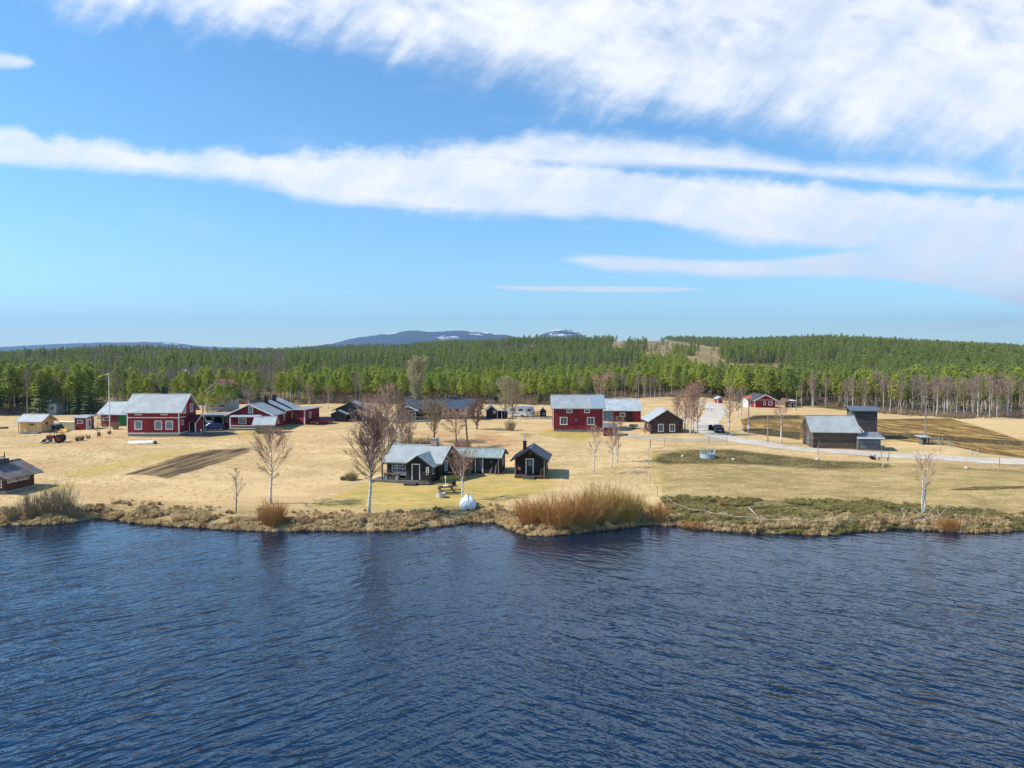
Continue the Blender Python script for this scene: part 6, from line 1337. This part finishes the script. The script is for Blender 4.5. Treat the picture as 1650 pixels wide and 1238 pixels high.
def yard():
    # open trailer and blue skip by the ochre shed
    p = P(82, 695); o = thing('skip_trailer', 'dark green covered trailer between the ochre shed and the net frame', 'trailer', p, R(-5)); T = mat('bottle_green_paint', (.03, .065, .055), (.025, .05, .045), .5)
    b = MB(); b.loft([[(x*w, y, z) for x, z in ((-.9, .35), (.9, .35), (.95, .75), (.6, 1.05), (-.6, 1.05), (-.95, .75))] for y, w in ((0, .94), (.1, 1), (1.3, 1), (1.4, .94))]); b.build('body', T, o)
    for s in (-1, 1): wheel(o, (s*.75, .15, .28), .28, .18)
    b = MB(); b.box(-.25, .25, -.02, -.003, .45, .62); b.build('number_plate', WHITE, o)
    p = P(91, 692); o = thing('boat_trailer', 'navy blue tarpaulin covered load behind the dark green trailer', 'load', p, R(-10)); b = MB(); b.loft([[(x, y*w, z*w) for y, z in ((-.8, 0), (-.7, .7), (-.3, 1.1), (.3, 1.1), (.7, .7), (.8, 0))] for x, w in ((-1.2, .7), (-.8, 1), (.8, 1), (1.2, .75))]); b.build('tarpaulin', mat('navy_tarpaulin', (.03, .06, .13), (.025, .05, .1), .6), o, True)
    b = MB(); b.box(-1.25, 1.25, -.5, .5, -.05, .06); b.build('pallet', WOOD, o)
    p = P(100, 697); o = thing('loader_bucket', 'yellow machine bucket lying beside the tractor', 'bucket', p, R(170)); YL = mat('yellow_machine_paint', (.62, .38, .015), (.55, .33, .02), .5)
    b = MB(); b.prism([(-.5, 0), (.35, 0), (.5, .12), (.1, .16), (-.25, .25), (-.42, .62), (-.55, .6)], -.75, .75, 'x'); b.build('shell', YL, o)
    for x in (-.4, .4): b = MB(); b.tube([(x, .45, .35), (x, .95, .55), (x+.1, 1.2, .3)], .06, 5); b.build('arm', YL, o)
    p = P(107, 694); o = thing('net_frame', 'green netted ball frame beside the small red shed', 'frame', p, R(-8)); N = mat('green_net', (.07, .20, .13), (.05, .15, .1), .7)
    for s in (-1.7, 1.7): b = MB(); b.tube([(s, 0, 0), (s*.9, .15, 1.7)], .05, 5); b.tube([(s*.9, .15, 1.7), (s, 1.3, 0)], .04, 5); b.build('post', STEEL, o)
    b = MB(); b.tube([(-1.53, .15, 1.7), (1.53, .15, 1.7)], .05, 5); b.build('crossbar', STEEL, o)
    b = MB()
    for i in range(22): x = -1.5+3*i/21; b.tube([(x, .18, 1.65), (x*1.1, 1.28, .02)], .026, 3, cap=False)
    for i in range(11): t = i/10; b.tube([(-1.5-.15*t, .18+1.1*t, 1.65-1.63*t), (1.5+.15*t, .18+1.1*t, 1.65-1.63*t)], .026, 3, cap=False)
    b.build('net', N, o)
    p = P(177, 699); o = thing('flagpole', 'tall white flagpole with a yellow pennant left of the two storey red farmhouse', 'flagpole', p, 0); hgt = (699-600)*p.y/F
    b = MB(); b.tube([(0, 0, -.2), (0, 0, hgt*.6), (0, 0, hgt)], [.09, .075, .045], 8); b.build('pole', WHITE, o)
    b = MB(); b.loft([[(0, 0, hgt), (.06, 0, hgt+.07), (0, .06, hgt+.12), (-.06, 0, hgt+.07)], [(0, .01, hgt+.13)]*4]); b.build('knob', YELLOW, o)
    b = MB(); pts = [(-.07, 0, hgt-.3), (-.7, .06, hgt-.40), (-1.3, -.05, hgt-.62), (-1.9, .05, hgt-.85), (-2.1, .0, hgt-1.1)]
    b.loft([[(x, y, z+w), (x, y+.012, z+w), (x, y+.012, z-w), (x, y, z-w)] for (x, y, z), w in zip(pts, (.12, .11, .09, .07, .04))]); b.build('pennant', mat('yellow_pennant_cloth', (.62, .50, .08), (.55, .42, .1), .8), o)
    # small garden trailer by the log cabin
    p = P(1021, 691); o = thing('utility_trailer', 'small blue grey car trailer on the grass left of the log cabin', 'trailer', p, R(-12))
    b = MB(); b.box(-.8, .8, -.5, .5, .42, .5)
    for q in ((-.8, .8, -.5, -.46), (-.8, .8, .46, .5), (-.8, -.76, -.46, .46), (.76, .8, -.46, .46)): b.box(*q, .505, .8)
    b.build('box', BLUEGREY, o); b = MB(); b.tube([(.8, 0, .45), (1.6, 0, .35)], .04, 5); b.build('drawbar', STEEL, o)
    for s in (-1, 1): wheel(o, (0, s*.62, .28), .28, .16)
    # caravan, swing frame
    p = P(838, 672); o = thing('caravan', 'white caravan with dark end windows behind the grey tree', 'caravan', p, R(-12))
    b = MB(); b.loft([[(x, y, z) for x, z in ((-2.9*w, .45), (-3.05*w, 1.2), (-2.7*w, 2.35), (-2.2*w, 2.5), (2.3*w, 2.5), (2.75*w, 2.3), (3.0*w, 1.3), (2.85*w, .45))] for y, w in ((0, .985), (.08, 1), (2.0, 1), (2.1, .985))]); b.build('body', mat('white_caravan_shell', (.62, .64, .66), (.55, .57, .6), .35), o)
    for x0, x1 in ((-2.3, -1.2), (-.4, .6), (1.7, 2.6)): b = MB(); b.box(x0, x1, -.02, -.003, 1.3, 1.9); b.build('window', GLASS, o)
    b = MB(); b.box(.85, 1.45, -.02, -.003, .55, 2.2); b.build('door', WHITE, o)
    for s in (.12, 1.98): wheel(o, (.1, s, .32), .32, .2)
    b = MB(); b.box(-2.8, 2.8, -.012, -.003, .75, .9); b.build('stripe', mat('grey_stripe', (.2, .22, .26)), o)
    p = P(846, 677); o = thing('swing_frame', 'white trestle swing frame in front of the white caravan', 'swing', p, R(5))
    for s in (-1, 1):
        b = MB(); b.tube([(s*1.3-.45, 0, 0), (s*1.0, 0, 1.45)], .05, 5); b.tube([(s*1.3+.35, 0, 0), (s*1.0, 0, 1.45)], .05, 5); b.build('leg', WHITE, o)
    b = MB(); b.tube([(-1.1, 0, 1.45), (1.1, 0, 1.45)], .05, 5); b.build('crossbar', WHITE, o)
    p = P(861, 671); o = thing('board_fence', 'low brown board fence between the caravan and the tiny playhouse', 'fence', p, 0)
    for i in range(5): x = -1.6+.8*i; b = MB(); b.box(x-.05, x+.05, 0, .1, -.1, 1.15); b.build('post', WOOD, o)
    for z in (.3, .65, 1.0): b = MB(); b.box(-1.65, 1.65, -.04, -.003, z-.08, z+.08); b.build('rail', WOOD, o)
    # picnic table, fire ring, feeding ring
    p = P(719, 794); o = thing('picnic_table', 'dark brown picnic table on the lawn in front of the black cottage', 'table', p, R(18))
    b = MB()
    for i in range(5): b.box(-.9, .9, -.4+.16*i, -.4+.16*i+.14, .72, .76)
    b.build('table_top', DARKWOOD, o)
    for s in (-1, 1):
        b = MB(); b.box(-.95, .95, s*.78-.15, s*.78+.15, .42, .46); b.build('seat', DARKWOOD, o)
        for x in (-.7, .7): b = MB(); b.tube([(x, s*.15, .7), (x, s*.72, .0)], .05, 4); b.build('leg', DARKWOOD, o)
    for x in (-.7, .7): b = MB(); b.box(x-.04, x+.04, -.8, .8, .34, .415); b.build('crossbar', DARKWOOD, o)
    b = MB(); b.box(-.35, .2, -.2, .2, .765, .80); tag(b.build('table_cloth', WHITE), 'small white sheet lying on the picnic table', 'cloth').matrix_world = Matrix.Translation(p) @ Matrix.Rotation(R(18), 4, 'Z')
    p2 = P(733, 789); o = thing('wooden_chair', 'dark wooden chair at the right of the picnic table', 'chair', p2, R(30))
    b = MB(); b.box(-.25, .25, -.25, .25, .42, .47); b.build('seat', DARKWOOD, o); b = MB(); b.box(-.25, .25, .24, .29, .48, .95); b.build('backrest', DARKWOOD, o)
    for x in (-.2, .2):
        for y in (-.2, .2): b = MB(); b.tube([(x, y, 0), (x, y, .415)], .03, 4); b.build('leg', DARKWOOD, o)
    p = P(710.5, 801.5); o = thing('fire_ring', 'pale concrete fire ring on the lawn before the picnic table', 'fire pit', p, 0)
    def rg(r, z): return [(r*math.cos(a*.3927), r*math.sin(a*.3927), z) for a in range(16)]
    b = MB(); b.loft([rg(.5, -.1), rg(.5, .48), rg(.4, .48), rg(.4, .1)], 0, False); b.build('ring', mat('pale_concrete', (.5, .47, .42), (.4, .37, .33), .9), o, False); b = MB(); b.loft([rg(.4, .05), rg(.02, .14)]); b.build('ash', BLACKM, o)
    p = P(718, 783); o = thing('lantern_post', 'short white lantern post behind the picnic table', 'lamp', p, 0); b = MB(); b.tube([(0, 0, 0), (0, 0, .9)], .04, 6); b.build('post', WHITE, o); b = MB(); b.tube([(0, 0, .9), (0, 0, 1.1), (0, 0, 1.22)], [.1, .09, .02], 6); b.build('lamp_head', WHITE, o)
    p = P(1140, 737.5); o = thing('feeding_ring', 'pale blue grey round cattle feeder with upright bars on the trampled pasture', 'feeder', p, 0); FB = mat('pale_blue_grey_steel', (.42, .50, .53), (.36, .43, .46), .5, .3)
    r0 = 12*p.y/F
    def rg(r, z, n=20): return [(r*math.cos(a*2*math.pi/n), r*math.sin(a*2*math.pi/n), z) for a in range(n)]
    b = MB(); b.loft([rg(r0, -.05), rg(r0, .62), rg(r0-.03, .62), rg(r0-.03, -.05)], 0, False); b.build('lower_ring', FB, o)
    for z in (1.45,): b = MB(); b.tube(rg(r0, z)+[rg(r0, z)[0]], .04, 5, cap=False); b.build('top_rail', FB, o)
    for k in range(20):
        a = k*2*math.pi/20; b = MB(); b.tube([(r0*math.cos(a), r0*math.sin(a), .62), (r0*math.cos(a+.1), r0*math.sin(a+.1), 1.45)], .038, 4); b.build('bar', FB, o)
    b = MB(); b.loft([rg(r0-.1, .0), rg(r0*.7, .35), rg(.05, .5)]); b.build('fodder', mat('old_hay', (.3, .24, .12), (.22, .17, .09), .95, scale=6), o)
    # well house and pole by the marsh
    s = House('well_house', 'tiny grey well house with a flat roof at the foot of a tall pole', 'well', 1486, 1493, 717, -5, 1.2); s.walls(BLUEGREY, 1.2, 1.3, 'shed'); s.shed_roof(TIN2, -.8, .8, -.5, 1.7, 1.22, 1.32); s.door('F', 0, .05, .35, .8, DARKWOOD, BLUEGREY, fr=.04)
yard()
def pole(px, pyb, pyt, label, r=.12, m=None, arm=0, lean=0, box=False, name='utility_pole', cat='pole', group=None):
    p, h = px_h(px, pyb, pyt); o = thing(name, label, cat, p, 0, group); b = MB(); b.tube([(0, 0, -.3), (lean*.5, 0, h*.5), (lean, 0, h)], [r, r*.85, r*.7], 8); b.build('post', m or GREYPOLE, o)
    if arm: b = MB(); b.box(lean-arm, lean+arm, -.06, .06, h-.5, h-.36); b.build('crossarm', m or GREYPOLE, o)
    for x in ((-arm*.8, 0, arm*.8) if arm else ()): b = MB(); b.tube([(lean+x, 0, h-.36 if x else h), (lean+x, 0, h-.2 if x else h+.15)], .05, 6); b.build('insulator', WHITE, o)
    if box: b = MB(); b.box(-.28, .12, -.32, -.1, .9, 1.6); b.build('meter_box', WHITE, o)
    return o
pole(1206, 699, 640, 'grey utility pole with a small white box left of the marsh', .13, box=True, arm=.5)
pole(1237, 714, 668, 'grey utility pole at the roadside between the two poles and the lone birch', .12).__setitem__('label', 'short grey utility pole at the roadside left of the lone birch')
pole(1283, 662, 630, 'thin grey pole behind the far red cottage', .11)
pole(754, 722, 676, 'leaning dark utility pole behind the black cottage and green roofed shed', .15, WOOD, lean=-.35)
pole(824, 664, 610, 'tall thin pale pole among the willows left of the caravan', .11, arm=.4)
pole(469, 653, 622, 'thick pale utility pole behind the long red house', .2)
pole(479, 656, 636, 'left wooden pole of the transformer pair behind the flat roofed annex', .12)
pole(482, 656, 630, 'right wooden transformer pole with a wide crossarm behind the flat roofed annex', .13, arm=1.1)
pole(1491, 709, 652, 'tall grey pole rising from the tiny well house on the right', .13)
def fences():
    line = [(1047, 722), (1045, 735), (1045, 750), (1044, 768), (1047, 786), (1059, 800), (1075, 812), (1098, 826), (1135, 833), (1164, 838), (1205, 844), (1278, 848), (1373, 848)]
    o = thing('pasture_fence', 'thin post fence with white tape down the pasture edge to the shore', 'fence', P(1045, 750), 0); base = o.location
    tops = []
    for px, py in line:
        p = P(px, py); q = Vector(p)-base; h = 1.1 if py > 800 else 1.25; b = MB(); b.tube([q+Vector((0, 0, -.2)), q+Vector((.03, 0, h))], .035, 5); b.build('post', GREYPOLE, o); tops.append(q+Vector((0, 0, h*.62)))
    b = MB()
    for a, c in zip(tops[:-1], tops[1:]): b.tube([a, a.lerp(c, .5)-Vector((0, 0, .18)), c], .010, 4)
    b.build('tape', WHITE, o)
    line = [(1048, 722), (1071, 719), (1142, 716), (1171, 717), (1318, 733), (1420, 738), (1432, 742), (1610, 753)]
    o = thing('roadside_fence', 'sparse wooden post fence between the road and the trampled pasture', 'fence', P(1171, 717), 0); base = o.location; tops = []
    for i, (px, py) in enumerate(line):
        p = P(px, py); q = Vector(p)-base; h = 1.35 if i != 3 else 1.9; b = MB(); b.tube([q+Vector((0, 0, -.2)), q+Vector((.02, 0, h))], .05, 5); b.build('post', GREYPOLE, o); tops.append(q+Vector((0, 0, .95)))
    b = MB()
    for a, c in zip(tops[:-1], tops[1:]): b.tube([a, c], .012, 3)
    b.build('wire', STEEL, o)
    o = thing('pole_gate', 'grey pole gate and rails right of the tiny well house', 'gate', P(1513, 716), 0); base = o.location
    for px, py, h in ((1496, 715, 1.0), (1513, 718, 1.3), (1518, 717, 1.2), (1531, 720, 1.2)): q = Vector(P(px, py))-base; b = MB(); b.tube([q-Vector((0, 0, .2)), q+Vector((0, 0, h))], .09, 6); b.build('post', GREYPOLE, o)
    for z in (.35, .7, 1.0): b = MB(); b.tube([Vector(P(1495, 715))-base+Vector((0, 0, z)), Vector(P(1513, 718))-base+Vector((0, 0, z))], .04, 5); b.build('rail', GREYPOLE, o)
    b = MB(); b.tube([Vector(P(1518, 717))-base+Vector((0, 0, .9)), Vector(P(1531, 720))-base+Vector((0, 0, .25))], .04, 5); b.build('rail', GREYPOLE, o)
    o = thing('pale_gate', 'low pale green gate at the marsh edge near the right end of the road', 'gate', P(1570, 737), 0); base = o.location; GP = mat('pale_green_gate_paint', (.35, .5, .42), (.3, .43, .36), .6)
    for px in (1564, 1575): q = Vector(P(px, 737))-base; b = MB(); b.tube([q-Vector((0, 0, .2)), q+Vector((0, 0, 1.2))], .06, 5); b.build('post', GP, o)
    b = MB(); b.tube([Vector(P(1564, 737))-base+Vector((0, 0, .5)), Vector(P(1575, 737))-base+Vector((0, 0, .5))], .05, 5); b.build('rail', GP, o)
    q = P(1575, 737); 
    o = thing('road_barrier', 'low white roadside barrier on two posts left of the road bend', 'barrier', P(1143, 664), 0); base = o.location
    for px in (1141, 1147): q = Vector(P(px, 664))-base; b = MB(); b.tube([q-Vector((0, 0, .2)), q+Vector((0, 0, .9))], .07, 5); b.build('post', DARKWOOD, o)
    b = MB(); b.tube([Vector(P(1128, 665))-base+Vector((0, 0, .55)), Vector(P(1148, 663))-base+Vector((0, 0, .75))], .06, 5); b.build('rail', WHITE, o)
    # stumps, stakes, dead wood
    for i, (x, y, txt) in enumerate([(1405, 740.5, 'dark upturned stump left of the two stakes along the pasture'), (1409, 741, 'small dark stump beside the bigger upturned stump')]):
        p = P(x, y); r = random.Random(i+5); mb = MB()
        for k in range(9): a = r.random()*6.28; mb.tube([(0, 0, .1), (math.cos(a)*.3, math.sin(a)*.3, .3+.2*r.random()), (math.cos(a)*.5, math.sin(a)*.4, .2+.5*r.random())], [.16, .09, .03], 5)
        b = mb.build('tree_stump', DARKWOOD); b.location = p; tag(b, txt, 'stump'); b.scale = (1, 1, 1) if i == 0 else (.6, .6, .6)
    def log(pts, rad, label, m=None, twigs=0, seed=0, name='dead_branch'):
        ps = [P(x, y)+Vector((0, 0, dz)) for x, y, dz in pts]; base = ps[0].copy(); r = random.Random(seed); mb = MB(); ps = [q-base for q in ps]
        mb.tube(ps, [rad*(1-.7*i/(len(ps)-1)) for i in range(len(ps))], 6)
        for k in range(twigs):
            i = r.randrange(len(ps)-1); c = ps[i].lerp(ps[i+1], r.random()); e = c+Vector((r.uniform(-1, 1), r.uniform(-.6, .6), r.uniform(.0, .8)))*.8; mb.tube([c, c.lerp(e, .5)+Vector((0, 0, .1)), e], [rad*.45, rad*.3, rad*.12], 4)
        o = mb.build(name, m or mat('bleached_wood', (.5, .47, .42), (.4, .36, .31), .85)); o.location = base; tag(o, label, 'dead wood', 'bleached branches along the shore')
    log([(1450, 844, .15), (1490, 843, .3), (1515, 836, .4), (1527, 829, .7)], .07, 'long bleached trunk rising over the right shore', twigs=8, seed=1)
    log([(1452, 848, .1), (1457, 838, .5), (1452, 832, .8)], .07, 'crooked bleached limb at the left end of the long fallen trunk', twigs=3, seed=2)
    log([(1470, 838, .2), (1490, 832, .5), (1500, 830, .4)], .05, 'bleached branch lying behind the long fallen trunk', twigs=6, seed=3)
    log([(1515, 819, .2), (1535, 823, .25), (1545, 826, .1)], .06, 'grey branch lying right of the twin stemmed birch', twigs=3, seed=4)
    log([(1560, 842, .3), (1590, 846, .3), (1620, 848, .2)], .06, 'grey fallen branch near the right frame edge', twigs=4, seed=5)
    log([(597, 850, .25), (604, 852, .2), (611, 857, -.05)], .07, 'forked white driftwood reaching into the water below the dark birch', twigs=2, seed=6)
    log([(632, 851, .2), (652, 851, .2), (670, 850, .2)], .06, 'straight white driftwood pole along the bank', twigs=0, seed=7)
    log([(545, 849, .2), (556, 849.5, .2)], .05, 'short white driftwood stick on the bank left of the dark birch', twigs=0, seed=8)
    log([(1206, 832, .9), (1220, 838, .4), (1240, 841, .2)], .05, 'leaning bleached branch on the fence near the willows', twigs=5, seed=9)
    log([(1420, 760, .1), (1434, 761, .1)], .08, 'pale fallen log in the trampled pasture', twigs=0, seed=10)
    log([(1422, 754, .1), (1425, 749, .8)], .09, 'pale stub of wood standing on the pasture edge', twigs=1, seed=11)
    for x, y, txt in ((1416, 742, 'left dark stake on the pasture edge by the stumps'), (1430, 743, 'right dark stake on the pasture edge by the stumps')): p, h = px_h(x, y, y-6); b = MB(); b.tube([(0, 0, -.2), (.05, 0, h)], .06, 5); o = b.build('stake', DARKWOOD); o.location = p; tag(o, txt, 'stake')
    rs = random.Random(8); ROCK = mat('pale_field_stone', (.5, .47, .42), (.38, .35, .31), .9)
    for i, (x, y, txt) in enumerate([(1557, 755, 'white field stone in the pasture right of the twin birch'), (1182, 741, 'small pale stone on the trampled pasture right of the feeder'), (1100, 736, 'small pale stone left of the cattle feeder'), (1317, 741, 'pale stone at the pasture fence below the weathered barn')]):
        p = P(x, y); b = MB(); b.loft([[(rr*math.cos(a*.785)*(1+.2*rs.random()), rr*math.sin(a*.785)*(1+.2*rs.random()), z) for a in range(8)] for rr, z in ((.2, -.08), (.25, .06), (.18, .18), (.04, .22))]); o = b.build('field_stone', ROCK, None, True); o.location = p; tag(o, txt, 'stone')
fences()
